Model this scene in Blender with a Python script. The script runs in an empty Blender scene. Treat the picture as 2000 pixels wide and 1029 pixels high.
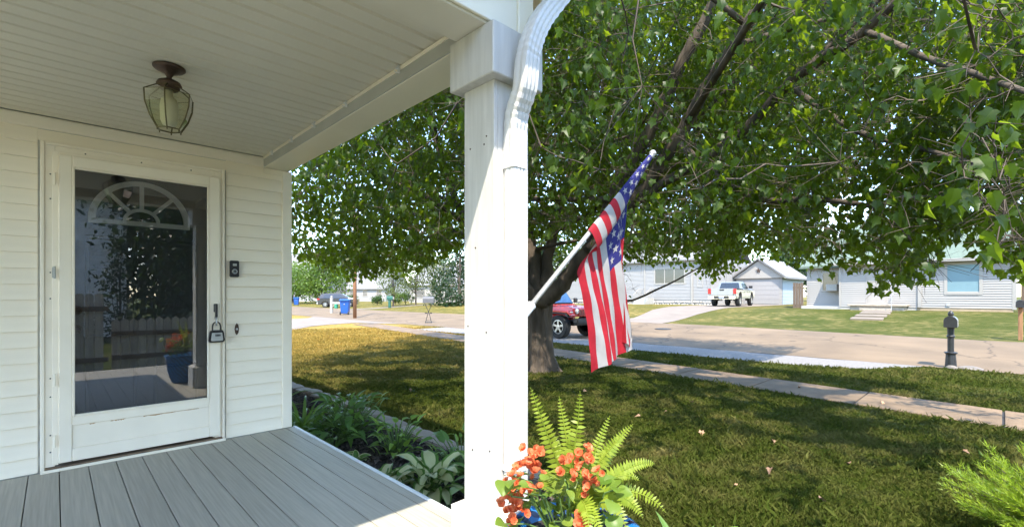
import bpy, bmesh, math, random
import numpy as np
from mathutils import Vector, Matrix
R = math.radians
random.seed(7); rng = np.random.default_rng(11)
S = bpy.context.scene; C = S.collection

# ------------------------------------------------------------------ camera, sky, sun, exposure
CAMZ = 1.57
cam = bpy.data.cameras.new('camera'); camo = bpy.data.objects.new('camera', cam); C.objects.link(camo)
HEAD = -43.97
camo.location = (0, 0, CAMZ); camo.rotation_euler = (R(90), 0, R(HEAD))
cam.sensor_width = 36; cam.lens = 36*926/2000; cam.shift_y = 62.5/2000
cam.clip_start = 0.02; cam.clip_end = 2000
S.camera = camo
SUNDIR = Vector((.88, 1, -2.126)).normalized()          # the way the light travels
W = bpy.data.worlds.new('World'); S.world = W; W.use_nodes = True
wn = W.node_tree.nodes; wl = W.node_tree.links
bg = wn['Background']; sky = wn.new('ShaderNodeTexSky'); sky.sky_type = 'NISHITA'; sky.sun_disc = False
sky.sun_elevation = math.asin(-SUNDIR.z); sky.sun_rotation = math.atan2(-SUNDIR.x, -SUNDIR.y)
sky.air_density = 1.0; sky.dust_density = .35; sky.ozone_density = 1.6
# thin summer clouds mixed over the sky
tc = wn.new('ShaderNodeTexCoord'); mp = wn.new('ShaderNodeMapping'); mp.inputs['Scale'].default_value = (2.2, 2.2, 5)
nz = wn.new('ShaderNodeTexNoise'); nz.inputs['Scale'].default_value = 1.6; nz.inputs['Detail'].default_value = 7
rp = wn.new('ShaderNodeValToRGB'); rp.color_ramp.elements[0].position = .62; rp.color_ramp.elements[1].position = .8
rp.color_ramp.elements[1].color = (.75, .75, .75, 1)
mx = wn.new('ShaderNodeMixRGB'); mx.inputs[2].default_value = (5.5, 6.0, 6.6, 1)
wl.new(tc.outputs['Generated'], mp.inputs[0]); wl.new(mp.outputs[0], nz.inputs[0]); wl.new(nz.outputs[0], rp.inputs[0])
wl.new(rp.outputs[0], mx.inputs[0]); wl.new(sky.outputs[0], mx.inputs[1]); wl.new(mx.outputs[0], bg.inputs[0])
bg.inputs[1].default_value = 0.15
sun = bpy.data.lights.new('sun', 'SUN'); suno = bpy.data.objects.new('sun', sun); C.objects.link(suno)
sun.energy = 2.0; sun.angle = R(.53); sun.color = (1, .92, .79)
suno.rotation_euler = SUNDIR.to_track_quat('-Z', 'Y').to_euler(); suno.location = (-6, -8, 20)
S.view_settings.view_transform = 'Standard'; S.view_settings.look = 'None'
S.view_settings.exposure = 2.5; S.view_settings.gamma = 1.0
S.cycles.max_bounces = 8; S.cycles.diffuse_bounces = 5; S.cycles.glossy_bounces = 4
S.cycles.transmission_bounces = 6; S.cycles.transparent_max_bounces = 12
S.cycles.caustics_reflective = False; S.cycles.caustics_refractive = False
S.cycles.sample_clamp_indirect = 6
try: S.cycles.use_denoising = True
except Exception: pass

VF = np.array([math.sin(R(-HEAD)), math.cos(R(-HEAD))]); VR = np.array([math.cos(R(-HEAD)), -math.sin(R(-HEAD))])
def ss(a, b, x):
    t = np.clip((x-a)/(b-a), 0, 1); return t*t*(3-2*t)
def hgt(x, y):                                           # the lie of the land
    return .2*ss(13.8, 21.5, x) + .55*ss(21.5, 33, x)*(1-.6*ss(22, 60, y))
def at(px, py, d):                                       # a survey point: direction seen in the photo and its distance in metres
    t = (px-1000)/926
    return Vector((d*(VF[0]+t*VR[0]), d*(VF[1]+t*VR[1]), CAMZ-(py-577)/926*d))
def ground(px, py):                                      # where that direction meets the land
    d = CAMZ*926/max(py-577, 1)
    for _ in range(30):
        p = at(px, py, d); h = float(hgt(p.x, p.y)); d += .6*((CAMZ-h)*926/(py-577)-d)
    p = at(px, py, d); p.z = float(hgt(p.x, p.y)); return p
def proj(P):
    P = np.atleast_2d(P); rx, ry, rz = P[:, 0], P[:, 1], P[:, 2]-CAMZ
    d = rx*VF[0]+ry*VF[1]; r = rx*VR[0]+ry*VR[1]; dd = np.where(np.abs(d) < 1e-3, 1e-3, d)
    return 1000+926*r/dd, 577-926*rz/dd, d

# ------------------------------------------------------------------ mesh helpers
class MB:
    def __init__(s): s.v = []; s.f = []; s.m = []; s.cm = 0
    def add(s, vs, fs):
        o = len(s.v); s.v += [tuple(p) for p in vs]; s.f += [tuple(i+o for i in f) for f in fs]; s.m += [s.cm]*len(fs)
        return s
    def box(s, x0, x1, y0, y1, z0, z1):
        return s.add([(x0,y0,z0),(x1,y0,z0),(x1,y1,z0),(x0,y1,z0),(x0,y0,z1),(x1,y0,z1),(x1,y1,z1),(x0,y1,z1)],
                     [(0,3,2,1),(4,5,6,7),(0,1,5,4),(1,2,6,5),(2,3,7,6),(3,0,4,7)])
    def prism(s, pts, axis, a, b):                       # 2D outline (ccw) pushed along an axis from a to b
        n = len(pts)
        def p3(p, t): return {'x': (t, p[0], p[1]), 'y': (p[0], t, p[1]), 'z': (p[0], p[1], t)}[axis]
        vs = [p3(p, a) for p in pts]+[p3(p, b) for p in pts]
        fs = [tuple(range(n))[::-1], tuple(range(n, 2*n))]+[(i, (i+1) % n, n+(i+1) % n, n+i) for i in range(n)]
        return s.add(vs, fs)
    def tube(s, pts, rad, n=8, cap=True):
        pts = [Vector(p) for p in pts]; k = len(pts)
        if not hasattr(rad, '__len__'): rad = [rad]*k
        vs = []; up = Vector((.123, .31, .94)); a = None
        for i, p in enumerate(pts):
            t = (pts[min(i+1, k-1)]-pts[max(i-1, 0)]).normalized()
            if a is None:
                a = t.cross(up)
                if a.length < .05: a = t.cross(Vector((1, 0, 0)))
            a = (a-t*a.dot(t)).normalized(); b = t.cross(a)
            for j in range(n):
                w = 2*math.pi*j/n; vs.append(p+(a*math.cos(w)+b*math.sin(w))*rad[i])
        fs = [(i*n+j, i*n+(j+1) % n, (i+1)*n+(j+1) % n, (i+1)*n+j) for i in range(k-1) for j in range(n)]
        if cap: fs += [tuple(range(n))[::-1], tuple(range((k-1)*n, k*n))]
        return s.add(vs, fs)
    def lathe(s, prof, n=20, c=(0, 0, 0), axis='z'):
        vs = []
        for r, z in prof:
            for j in range(n):
                w = 2*math.pi*j/n; x, y = r*math.cos(w), r*math.sin(w)
                q = {'z': (x, y, z), 'y': (x, z, y), 'x': (z, x, y)}[axis]
                vs.append((q[0]+c[0], q[1]+c[1], q[2]+c[2]))
        k = len(prof)
        fs = [(i*n+j, i*n+(j+1) % n, (i+1)*n+(j+1) % n, (i+1)*n+j) for i in range(k-1) for j in range(n)]
        closed = tuple(prof[0]) == tuple(prof[-1])
        if closed: pass
        elif prof[0][0] > 1e-4: fs.append(tuple(range(n))[::-1])
        if not closed and prof[-1][0] > 1e-4: fs.append(tuple(range((k-1)*n, k*n)))
        return s.add(vs, fs)
    def mesh(s, name, bevel=0, smooth=False, seg=1, fix=True):
        me = bpy.data.meshes.new(name); me.from_pydata(s.v, [], s.f)
        if any(s.m): me.polygons.foreach_set('material_index', s.m)
        if bevel or fix:
            bm = bmesh.new(); bm.from_mesh(me)
            if fix: bmesh.ops.recalc_face_normals(bm, faces=bm.faces)
            if bevel:
                bmesh.ops.bevel(bm, geom=[e for e in bm.edges if len(e.link_faces) == 2 and e.calc_face_angle(0) > .5],
                                offset=bevel, segments=seg, affect='EDGES', clamp_overlap=True)
            bm.to_mesh(me); bm.free()
        if smooth: me.polygons.foreach_set('use_smooth', [True]*len(me.polygons))
        return me
def obj(name, mb, mat, parent=None, bevel=0, smooth=False, seg=1, fix=True, loc=None, rot=None):
    me = mb.mesh(name, bevel, smooth, seg, fix) if isinstance(mb, MB) else mb
    if not len(me.materials):
        for q in (mat if isinstance(mat, (list, tuple)) else [mat]): me.materials.append(q)
    o = bpy.data.objects.new(name, me); C.objects.link(o); o.parent = parent
    if loc is not None: o.location = loc
    if rot is not None: o.rotation_euler = rot
    return o
def tag(o, label=None, cat=None, group=None, kind=None):
    if label: o['label'] = label
    if cat: o['category'] = cat
    if group: o['group'] = group
    if kind: o['kind'] = kind
    return o
def thing(name, label, cat, loc=(0, 0, 0), rz=0, group=None):
    o = bpy.data.objects.new(name, None); C.objects.link(o); o.location = loc; o.rotation_euler = (0, 0, rz)
    o.empty_display_size = .1
    return tag(o, label, cat, group)
def npmesh(name, V, F, rnd=None):
    me = bpy.data.meshes.new(name); n = len(V); m = len(F); k = F.shape[1]
    me.vertices.add(n); me.vertices.foreach_set('co', V.astype(np.float32).ravel())
    me.loops.add(m*k); me.loops.foreach_set('vertex_index', F.astype(np.int32).ravel())
    me.polygons.add(m); me.polygons.foreach_set('loop_start', np.arange(0, m*k, k, dtype=np.int32))
    me.polygons.foreach_set('loop_total', np.full(m, k, dtype=np.int32))
    if rnd is not None:
        a = me.attributes.new('rnd', 'FLOAT', 'POINT'); a.data.foreach_set('value', rnd.astype(np.float32))
    me.update(); me.validate(); return me
def nrm(a): return a/np.maximum(np.linalg.norm(a, axis=-1, keepdims=True), 1e-9)
def frames(T, N):
    T = nrm(T); N = nrm(N-T*np.sum(N*T, -1, keepdims=True)); B = np.cross(T, N); return T, N, B
def cloud(name, P, T, N, size, tmpl, rnd):               # many copies of a small leaf template as one mesh
    tv, tf = tmpl; T, N, B = frames(T, N); k = len(tv); n = len(P)
    V = P[:, None]+size[:, None, None]*(tv[None, :, 0:1]*B[:, None]+tv[None, :, 1:2]*T[:, None]+tv[None, :, 2:3]*N[:, None])
    F = tf[None]+(np.arange(n)*k)[:, None, None]
    return npmesh(name, V.reshape(-1, 3), F.reshape(-1, tf.shape[1]), np.repeat(rnd, k))
def fan(half, fold=.18, cy=.42, droop=.12):              # folded leaf from half an outline
    pts = [(0., 0.)]+half+[(0., 1.)]; V = []; F = []
    for sgn in (1, -1):
        o = len(V); V.append((0, cy, 0))
        for x, y in pts: V.append((sgn*x, y, fold*x-droop*y*y))
        for i in range(len(pts)-1): F.append((o, o+1+i, o+2+i) if sgn > 0 else (o, o+2+i, o+1+i))
    return np.array(V), np.array(F)
MAPLE2 = fan([(.30, .03), (.26, .27), (.40, .52), (.16, .66)], .32, .42, .30)
MAPLE3 = fan([(.36, .08), (.40, .55)], .3, .42, .28)
MAPLE = fan([(.10, -.04), (.31, .05), (.27, .24), (.42, .50), (.27, .51), (.17, .70)], .34, .42, .34)
SIMPLE = fan([(.3, .25), (.26, .6)])
DIA = (np.array([(0, 0, 0), (.33, .45, .06), (0, 1, -.08), (-.33, .45, .06)], float), np.array([(0, 1, 2), (0, 2, 3)]))

# ------------------------------------------------------------------ materials
def nodes(name):
    m = bpy.data.materials.new(name); m.use_nodes = True; nt = m.node_tree
    return m, nt, nt.nodes, nt.links, nt.nodes['Principled BSDF']
def c4(c, k=1): return (min(c[0]*k, 1), min(c[1]*k, 1), min(c[2]*k, 1), 1)
def M(name, col, rough=.6, var=.12, scale=6, bump=0, bscale=60, metal=0, stretch=(1, 1, 1), spec=.5, col2=None, objvar=0, coat=0):
    m, nt, n, l, b = nodes(name)
    tc = n.new('ShaderNodeTexCoord'); mp = n.new('ShaderNodeMapping'); mp.inputs['Scale'].default_value = stretch
    l.new(tc.outputs['Object'], mp.inputs[0])
    nz = n.new('ShaderNodeTexNoise'); nz.inputs['Scale'].default_value = scale; nz.inputs['Detail'].default_value = 5
    l.new(mp.outputs[0], nz.inputs[0])
    mx = n.new('ShaderNodeMixRGB'); mx.inputs[1].default_value = c4(col, 1-var); mx.inputs[2].default_value = c4(col2 or col, 1+var)
    rp = n.new('ShaderNodeMapRange'); rp.inputs[1].default_value = .3; rp.inputs[2].default_value = .7
    l.new(nz.outputs[0], rp.inputs[0]); l.new(rp.outputs[0], mx.inputs[0])
    out = mx.outputs[0]
    if objvar:
        oi = n.new('ShaderNodeObjectInfo'); hv = n.new('ShaderNodeHueSaturation'); r2 = n.new('ShaderNodeMapRange')
        r2.inputs[3].default_value = 1-objvar; r2.inputs[4].default_value = 1+objvar
        l.new(oi.outputs['Random'], r2.inputs[0]); l.new(r2.outputs[0], hv.inputs['Value']); l.new(out, hv.inputs['Color']); out = hv.outputs[0]
    l.new(out, b.inputs['Base Color'])
    b.inputs['Roughness'].default_value = rough; b.inputs['Metallic'].default_value = metal
    b.inputs['Specular IOR Level'].default_value = spec; b.inputs['Coat Weight'].default_value = coat
    if bump:
        n2 = n.new('ShaderNodeTexNoise'); n2.inputs['Scale'].default_value = bscale; n2.inputs['Detail'].default_value = 4
        l.new(mp.outputs[0], n2.inputs[0]); bp = n.new('ShaderNodeBump'); bp.inputs['Strength'].default_value = bump
        bp.inputs['Distance'].default_value = .01; l.new(n2.outputs[0], bp.inputs['Height']); l.new(bp.outputs[0], b.inputs['Normal'])
    return m
def LM(name, c1, c2, tcol, trans=.4, rough=.42, spec=.4, c3=None):
    m, nt, n, l, b = nodes(name)
    at_ = n.new('ShaderNodeAttribute'); at_.attribute_name = 'rnd'; oi = n.new('ShaderNodeObjectInfo')
    ad = n.new('ShaderNodeMath'); ad.operation = 'ADD'; fr = n.new('ShaderNodeMath'); fr.operation = 'FRACT'
    l.new(at_.outputs['Fac'], ad.inputs[0]); l.new(oi.outputs['Random'], ad.inputs[1]); l.new(ad.outputs[0], fr.inputs[0])
    rp = n.new('ShaderNodeValToRGB'); e = rp.color_ramp.elements; e[0].color = (*c1, 1); e[1].color = (*c2, 1)
    if c3: q = e.new(.97); q.color = (*c2, 1); e[-1].color = (*c3, 1)
    l.new(fr.outputs[0], rp.inputs[0]); l.new(rp.outputs[0], b.inputs['Base Color'])
    b.inputs['Roughness'].default_value = rough; b.inputs['Specular IOR Level'].default_value = spec
    tr = n.new('ShaderNodeBsdfTranslucent'); tr.inputs[0].default_value = (*tcol, 1)
    ms = n.new('ShaderNodeMixShader'); ms.inputs[0].default_value = trans
    l.new(b.outputs[0], ms.inputs[1]); l.new(tr.outputs[0], ms.inputs[2]); l.new(ms.outputs[0], n['Material Output'].inputs[0])
    return m
def GLASS(name, tint=(.9, .93, .92), refl=1.7, rough=.0):
    m, nt, n, l, b = nodes(name)
    t = n.new('ShaderNodeBsdfTransparent'); t.inputs[0].default_value = (*tint, 1)
    g = n.new('ShaderNodeBsdfGlossy'); g.inputs['Roughness'].default_value = rough
    f = n.new('ShaderNodeFresnel'); f.inputs[0].default_value = refl
    ms = n.new('ShaderNodeMixShader'); l.new(f.outputs[0], ms.inputs[0]); l.new(t.outputs[0], ms.inputs[1]); l.new(g.outputs[0], ms.inputs[2])
    l.new(ms.outputs[0], n['Material Output'].inputs[0]); return m

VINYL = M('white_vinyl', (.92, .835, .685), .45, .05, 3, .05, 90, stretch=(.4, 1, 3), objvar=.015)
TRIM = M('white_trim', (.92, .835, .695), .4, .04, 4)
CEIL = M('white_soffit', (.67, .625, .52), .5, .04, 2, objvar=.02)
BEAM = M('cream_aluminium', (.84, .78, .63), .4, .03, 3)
POSTW = M('painted_post', (.54, .525, .49), .5, .10, 5, .15, 40, stretch=(8, 8, .6))
DECK = M('composite_deck', (.38, .355, .295), .55, .13, 3, .2, 30, stretch=(30, .8, 30), objvar=.05)
DECKT = M('deck_edge_trim', (.62, .66, .68), .5, .05)
DARK = M('dark_gap', (.03, .03, .03), .8)
ALUM = M('white_downspout', (.58, .57, .55), .3, .06)
BRONZE = M('aged_bronze', (.10, .065, .05), .5, .35, 25, .2, 60, metal=.6)
BRASS = M('tarnished_brass', (.14, .12, .06), .45, .3, 20, metal=.7)
BLACKP = M('black_plastic', (.02, .02, .022), .35, .2)
STEEL = M('brushed_steel', (.50, .50, .50), .42, .08, 20, metal=.45, stretch=(1, 1, 8))
GREYP = M('grey_plastic', (.42, .42, .40), .45, .1)
SLATE = M('slate_door', (.065, .070, .075), .5, .1)
RUST = M('rust_stain', (.50, .30, .12), .8, .4, 30)
WOODSILL = M('worn_sill_wood', (.16, .11, .07), .7, .5, 12, stretch=(1, 8, 8))
BARK = M('maple_bark', (.085, .064, .047), .9, .6, 5, 1.0, 14, stretch=(1, 1, .25))
FARW = M('far_white_siding', (.34, .315, .28), .5, .03, 1)
# ------------------------------------------------------------------ the land
def GRASS(name, blades=False):
    m, nt, n, l, b = nodes(name)
    g = n.new('ShaderNodeNewGeometry'); sep = n.new('ShaderNodeSeparateXYZ'); l.new(g.outputs['Position'], sep.inputs[0])
    def noise(sc, det, lo, hi):
        q = n.new('ShaderNodeTexNoise'); q.inputs['Scale'].default_value = sc; q.inputs['Detail'].default_value = det
        l.new(g.outputs['Position'], q.inputs[0]); r = n.new('ShaderNodeMapRange'); r.inputs[1].default_value = lo; r.inputs[2].default_value = hi
        l.new(q.outputs[0], r.inputs[0]); return r.outputs[0]
    def math_(op, a, bb):
        q = n.new('ShaderNodeMath'); q.operation = op; q.use_clamp = True
        for i, v in enumerate((a, bb)):
            if isinstance(v, (int, float)): q.inputs[i].default_value = v
            else: l.new(v, q.inputs[i])
        return q.outputs[0]
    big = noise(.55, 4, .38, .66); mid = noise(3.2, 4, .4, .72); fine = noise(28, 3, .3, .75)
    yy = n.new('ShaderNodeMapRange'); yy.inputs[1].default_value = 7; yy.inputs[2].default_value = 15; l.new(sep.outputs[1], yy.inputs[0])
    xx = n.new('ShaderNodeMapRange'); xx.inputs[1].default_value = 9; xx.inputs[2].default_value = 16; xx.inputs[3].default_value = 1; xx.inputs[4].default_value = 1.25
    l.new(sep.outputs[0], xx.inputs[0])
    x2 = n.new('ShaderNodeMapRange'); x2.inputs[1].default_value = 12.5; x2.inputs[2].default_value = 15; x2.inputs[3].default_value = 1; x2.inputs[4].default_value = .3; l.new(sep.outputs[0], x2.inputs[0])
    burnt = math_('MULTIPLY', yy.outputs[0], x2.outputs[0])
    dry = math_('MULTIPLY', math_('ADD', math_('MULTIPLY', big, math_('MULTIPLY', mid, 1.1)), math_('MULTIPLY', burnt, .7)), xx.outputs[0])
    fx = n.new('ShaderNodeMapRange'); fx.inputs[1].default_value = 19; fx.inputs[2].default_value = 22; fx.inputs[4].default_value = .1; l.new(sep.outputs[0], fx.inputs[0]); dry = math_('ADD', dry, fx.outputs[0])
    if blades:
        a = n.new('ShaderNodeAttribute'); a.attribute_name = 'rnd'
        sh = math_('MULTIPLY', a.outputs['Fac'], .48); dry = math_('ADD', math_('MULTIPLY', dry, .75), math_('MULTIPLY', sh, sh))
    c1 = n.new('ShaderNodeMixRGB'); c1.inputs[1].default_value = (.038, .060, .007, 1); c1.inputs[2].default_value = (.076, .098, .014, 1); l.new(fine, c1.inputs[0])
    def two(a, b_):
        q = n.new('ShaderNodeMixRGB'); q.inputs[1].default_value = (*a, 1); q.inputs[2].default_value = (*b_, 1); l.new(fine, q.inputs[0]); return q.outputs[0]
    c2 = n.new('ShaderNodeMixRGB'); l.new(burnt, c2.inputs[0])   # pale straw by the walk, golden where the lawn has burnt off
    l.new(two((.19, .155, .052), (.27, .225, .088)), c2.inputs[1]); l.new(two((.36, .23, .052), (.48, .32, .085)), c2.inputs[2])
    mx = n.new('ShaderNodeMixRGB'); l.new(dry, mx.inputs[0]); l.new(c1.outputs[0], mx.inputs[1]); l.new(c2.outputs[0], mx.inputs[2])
    l.new(mx.outputs[0], b.inputs['Base Color']); b.inputs['Roughness'].default_value = .75; b.inputs['Specular IOR Level'].default_value = .05
    if blades:
        tr = n.new('ShaderNodeBsdfTranslucent'); l.new(mx.outputs[0], tr.inputs[0]); ms = n.new('ShaderNodeMixShader'); ms.inputs[0].default_value = .35
        l.new(b.outputs[0], ms.inputs[1]); l.new(tr.outputs[0], ms.inputs[2]); l.new(ms.outputs[0], n['Material Output'].inputs[0])
    else:
        bp = n.new('ShaderNodeBump'); bp.inputs['Strength'].default_value = .9; bp.inputs['Distance'].default_value = .05
        l.new(fine, bp.inputs['Height']); l.new(bp.outputs[0], b.inputs['Normal'])
    return m
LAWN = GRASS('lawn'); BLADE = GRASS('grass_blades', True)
def ASPHALT():
    m = M('pale_worn_asphalt', (.178, .124, .070), .9, .14, .7, .5, 45); nt = m.node_tree; n = nt.nodes; l = nt.links; b = n['Principled BSDF']
    src = b.inputs['Base Color'].links[0].from_socket; g = n.new('ShaderNodeNewGeometry')
    wz = n.new('ShaderNodeTexNoise'); wz.inputs['Scale'].default_value = 1.3; wz.inputs['Detail'].default_value = 4; l.new(g.outputs['Position'], wz.inputs[0])
    av = n.new('ShaderNodeVectorMath'); av.operation = 'ADD'; l.new(g.outputs['Position'], av.inputs[0]); l.new(wz.outputs['Color'], av.inputs[1])
    v = n.new('ShaderNodeTexVoronoi'); v.feature = 'DISTANCE_TO_EDGE'; v.inputs['Scale'].default_value = .23; l.new(av.outputs[0], v.inputs[0])
    r = n.new('ShaderNodeMapRange'); r.inputs[1].default_value = .002; r.inputs[2].default_value = .012; r.inputs[3].default_value = .55; r.inputs[4].default_value = 1; l.new(v.outputs['Distance'], r.inputs[0])
    pn = n.new('ShaderNodeTexNoise'); pn.inputs['Scale'].default_value = .35; pn.inputs['Detail'].default_value = 6; l.new(g.outputs['Position'], pn.inputs[0])
    r2 = n.new('ShaderNodeMapRange'); r2.inputs[1].default_value = .35; r2.inputs[2].default_value = .7; r2.inputs[3].default_value = .86; r2.inputs[4].default_value = 1.06; l.new(pn.outputs[0], r2.inputs[0])
    mu = n.new('ShaderNodeMath'); mu.operation = 'MULTIPLY'; l.new(r.outputs[0], mu.inputs[0]); l.new(r2.outputs[0], mu.inputs[1])
    vm = n.new('ShaderNodeVectorMath'); vm.operation = 'SCALE'; l.new(src, vm.inputs[0]); l.new(mu.outputs[0], vm.inputs['Scale']); l.new(vm.outputs[0], b.inputs['Base Color']); return m
ASPH = ASPHALT()
CONC = M('concrete', (.21, .17, .13), .85, .12, 1.2, .3, 50)
WALK = M('sidewalk_concrete', (.18, .122, .07), .9, .3, 2.5, .4, 40, objvar=.06)
GRAV = M('limestone_gravel', (.22, .205, .19), .9, .35, 40, 1.0, 60)
MULCH = M('black_mulch', (.022, .018, .016), .95, .5, 30, 1.0, 45)
BLOCK = M('tan_edging_block', (.25, .215, .18), .9, .18, 6, .6, 50, objvar=.12)

def axisvals(segs):
    out = []
    for a, b, st in segs: out += list(np.arange(a, b, st))
    return np.array(out+[segs[-1][1]])
gx = axisvals([(-300, -40, 20), (-40, -4, 3), (-4, 60, .5), (60, 100, 5), (100, 500, 25)])
gy = axisvals([(-300, -40, 20), (-40, -4, 3), (-4, 40, .5), (40, 120, 4), (120, 600, 30)])
X_, Y_ = np.meshgrid(gx, gy, indexing='ij'); Z_ = hgt(X_, Y_)
ny = len(gy); ii, jj = np.meshgrid(np.arange(len(gx)-1), np.arange(ny-1), indexing='ij'); q0 = (ii*ny+jj).ravel()
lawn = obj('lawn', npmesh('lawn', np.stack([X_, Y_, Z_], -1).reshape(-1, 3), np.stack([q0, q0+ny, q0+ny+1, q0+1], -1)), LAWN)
tag(lawn, kind='structure')

def inside(poly, x, y):
    c = np.zeros(np.shape(x), bool); n = len(poly)
    for i in range(n):
        (x0, y0), (x1, y1) = poly[i], poly[(i+1) % n]
        if y0 == y1: continue
        c ^= ((y0 > y) != (y1 > y)) & (x < (x1-x0)*(y-y0)/(y1-y0)+x0)
    return c
def sheet(name, poly, mat, dz, step=.8, parent=None, jit=0):
    bm = bmesh.new(); vs = []
    n = len(poly)
    for i in range(n):                                   # finer outline
        a, b = Vector(poly[i]), Vector(poly[(i+1) % n]); k = max(1, int((b-a).length/step))
        for j in range(k):
            p = a.lerp(b, j/k); vs.append(bm.verts.new((p.x+random.uniform(-jit, jit), p.y+random.uniform(-jit, jit), 0)))
    f = bm.faces.new(vs)
    xs = [v.co.x for v in vs]; ys = [v.co.y for v in vs]
    for ax, lo, hi in ((0, min(xs), max(xs)), (1, min(ys), max(ys))):
        st = max(step, (hi-lo)/90); t = lo+st
        while t < hi-.01:
            co = Vector((t, 0, 0)) if ax == 0 else Vector((0, t, 0)); no = Vector((1, 0, 0)) if ax == 0 else Vector((0, 1, 0))
            bmesh.ops.bisect_plane(bm, geom=bm.verts[:]+bm.edges[:]+bm.faces[:], plane_co=co, plane_no=no); t += st
    bmesh.ops.recalc_face_normals(bm, faces=bm.faces)
    for v in bm.verts: v.co.z = float(hgt(v.co.x, v.co.y))+dz
    for f in bm.faces:
        if f.normal.z < 0: f.normal_flip()
    me = bpy.data.meshes.new(name); bm.to_mesh(me); bm.free()
    return obj(name, me, mat, parent)
ROAD = [(13.8, -80), (13.8, 170), (21.3, 170), (21.3, 30), (21.5, 10), (20.4, 1), (20, -80)]
road = tag(sheet('road', ROAD, ASPH, .012, 1.0), kind='structure')
GRAVP = [(12.0, 19), (12.0, 10), (11.95, 4), (12.3, 2.1), (13.79, 1.2), (13.79, 19)]
tag(sheet('gravel_pull_off', GRAVP, GRAV, .010, .5, jit=.06), kind='structure')
DRIVE = [(-6, 12.5), (2, 16.5), (7.2, 21.6), (9.3, 24.3), (10.4, 25.0), (12.2, 25.7), (13.79, 22.8), (13.79, 35.5), (12.6, 33.4), (10, 32.3), (-6, 31)]
tag(sheet('driveway_concrete', DRIVE, CONC, .016, .7), kind='structure')
def sw(y): return 8.62+.148*y
walk = tag(sheet('sidewalk', [(sw(-30)-.62, -30), (sw(24.6)-.62, 24.6), (sw(24.6)+.62, 24.6), (sw(-30)+.62, -30)], DARK, .004, .8), kind='structure')
y = -12.0
while y < 24:                                            # each cast slab of the sidewalk
    a, b = y+.012, y+1.5-.012; mb = MB(); w = .6; dz = .022+random.uniform(-.004, .004)
    mb.add([(sw(a)-w, a, -.05), (sw(a)+w, a, -.05), (sw(b)+w, b, -.05), (sw(b)-w, b, -.05), (sw(a)-w, a, dz), (sw(a)+w, a, dz), (sw(b)+w, b, dz), (sw(b)-w, b, dz)],
           [(0, 3, 2, 1), (4, 5, 6, 7), (0, 1, 5, 4), (1, 2, 6, 5), (2, 3, 7, 6), (3, 0, 4, 7)])
    obj('slab', mb, WALK, walk, bevel=.006); y += 1.5
P_ = lambda px, py: tuple(ground(px, py)[:2])
DRV2 = [(21.35, 11.6), (27, 12.4), (34, 12.8), (46, 13.0), (46, 17.8), (36, 17.4), (29, 16.4), (24, 14.8), (21.35, 15.2)]
tag(sheet('neighbour_driveway', DRV2, CONC, .014, .8), kind='structure')
tag(sheet('far_path', [(21.4, 44), (40, 47), (40, 48.2), (21.4, 46)], CONC, .014, .9), kind='structure')

# bed beside the porch: mulch mound and edging blocks
BED = [(1.5, -1), (2.72, -1), (2.72, 8.6), (1.5, 8.6)]
nx_, ny_ = 40, 300
bx_, by_ = np.meshgrid(np.linspace(1.45, 2.80, nx_), np.linspace(1.75, 8.8, ny_), indexing='ij')
bz_ = .07+.02*np.sin(bx_*9+by_*2.3)+rng.normal(0, .014, bx_.shape)
q0 = (np.arange(nx_-1)[:, None]*ny_+np.arange(ny_-1)[None]).ravel()
tag(obj('mulch_bed', npmesh('mulch_bed', np.stack([bx_, by_, bz_], -1).reshape(-1, 3), np.stack([q0, q0+ny_, q0+ny_+1, q0+1], -1)), MULCH), kind='structure')
nch = 9000                                               # loose bark chips
P = np.stack([rng.uniform(1.5, 2.74, nch), rng.uniform(1.85, 8, nch), np.full(nch, .095)+rng.normal(0, .012, nch)], -1)
T = nrm(rng.normal(0, 1, (nch, 3))*[1, 1, .35]); N = nrm(rng.normal(0, .5, (nch, 3))+[0, 0, 1])
CHIP = (np.array([(-.12, 0, 0), (.12, 0, .03), (.1, 1, 0), (-.14, .9, .05)], float), np.array([(0, 1, 2), (0, 2, 3)]))
tag(obj('bark_chips', cloud('bark_chips', P, T, N, rng.uniform(.025, .07, nch), CHIP, rng.random(nch)), M('bark_chip', (.035, .028, .024), .9, .5, 20, col2=(.075, .06, .05))),
    'loose dark bark chips scattered over the mulch bed', 'mulch', kind='stuff')
blk = MB().prism([(-.10, -.145), (.07, -.145), (.105, -.07), (.105, .07), (.07, .145), (-.10, .145)], 'z', 0, .13).mesh('edging_block', bevel=.012, seg=2)
blk.materials.append(BLOCK)
y = 2.0; k = 0
while y < 8.4:
    o = obj('edging_block', blk, BLOCK, loc=(2.78+.03*math.sin(y*1.3)+random.uniform(-.012, .012), y, .01+random.uniform(-.015, .012)), rot=(random.uniform(-.05, .05), random.uniform(-.06, .06), random.uniform(-.1, .1)))
    tag(o, 'tan concrete edging block in the row between mulch bed and lawn', 'edging block', 'edging blocks along the mulch bed'); y += .305

# ------------------------------------------------------------------ porch floor
deck = tag(obj('porch_deck', MB().box(-2.6, 1.50, -1.0, 4.36, .10, .385), DARK), kind='structure')
bw = .1425; k0 = -18
for k in range(k0, 11):
    x0 = .022+bw*k+.0022; x1 = x0+bw-.0044
    if k == 10: x1 = min(x1, 1.505)
    if x0 >= 1.5: continue
    me = MB().box(x0, x1, -1.0, 4.335, .388, .42).mesh('deck_board', bevel=.002); me.materials.append(DECK)
    obj('deck_board', me, DECK, deck)
obj('edge_trim', MB().box(1.508, 1.535, -1.0, 4.335, .30, .424), DECKT, deck, bevel=.004)
obj('skirt', MB().box(1.49, 1.507, -1.0, 4.335, -.1, .384), M('deck_skirt', (.55, .56, .56), .6), deck)

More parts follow.
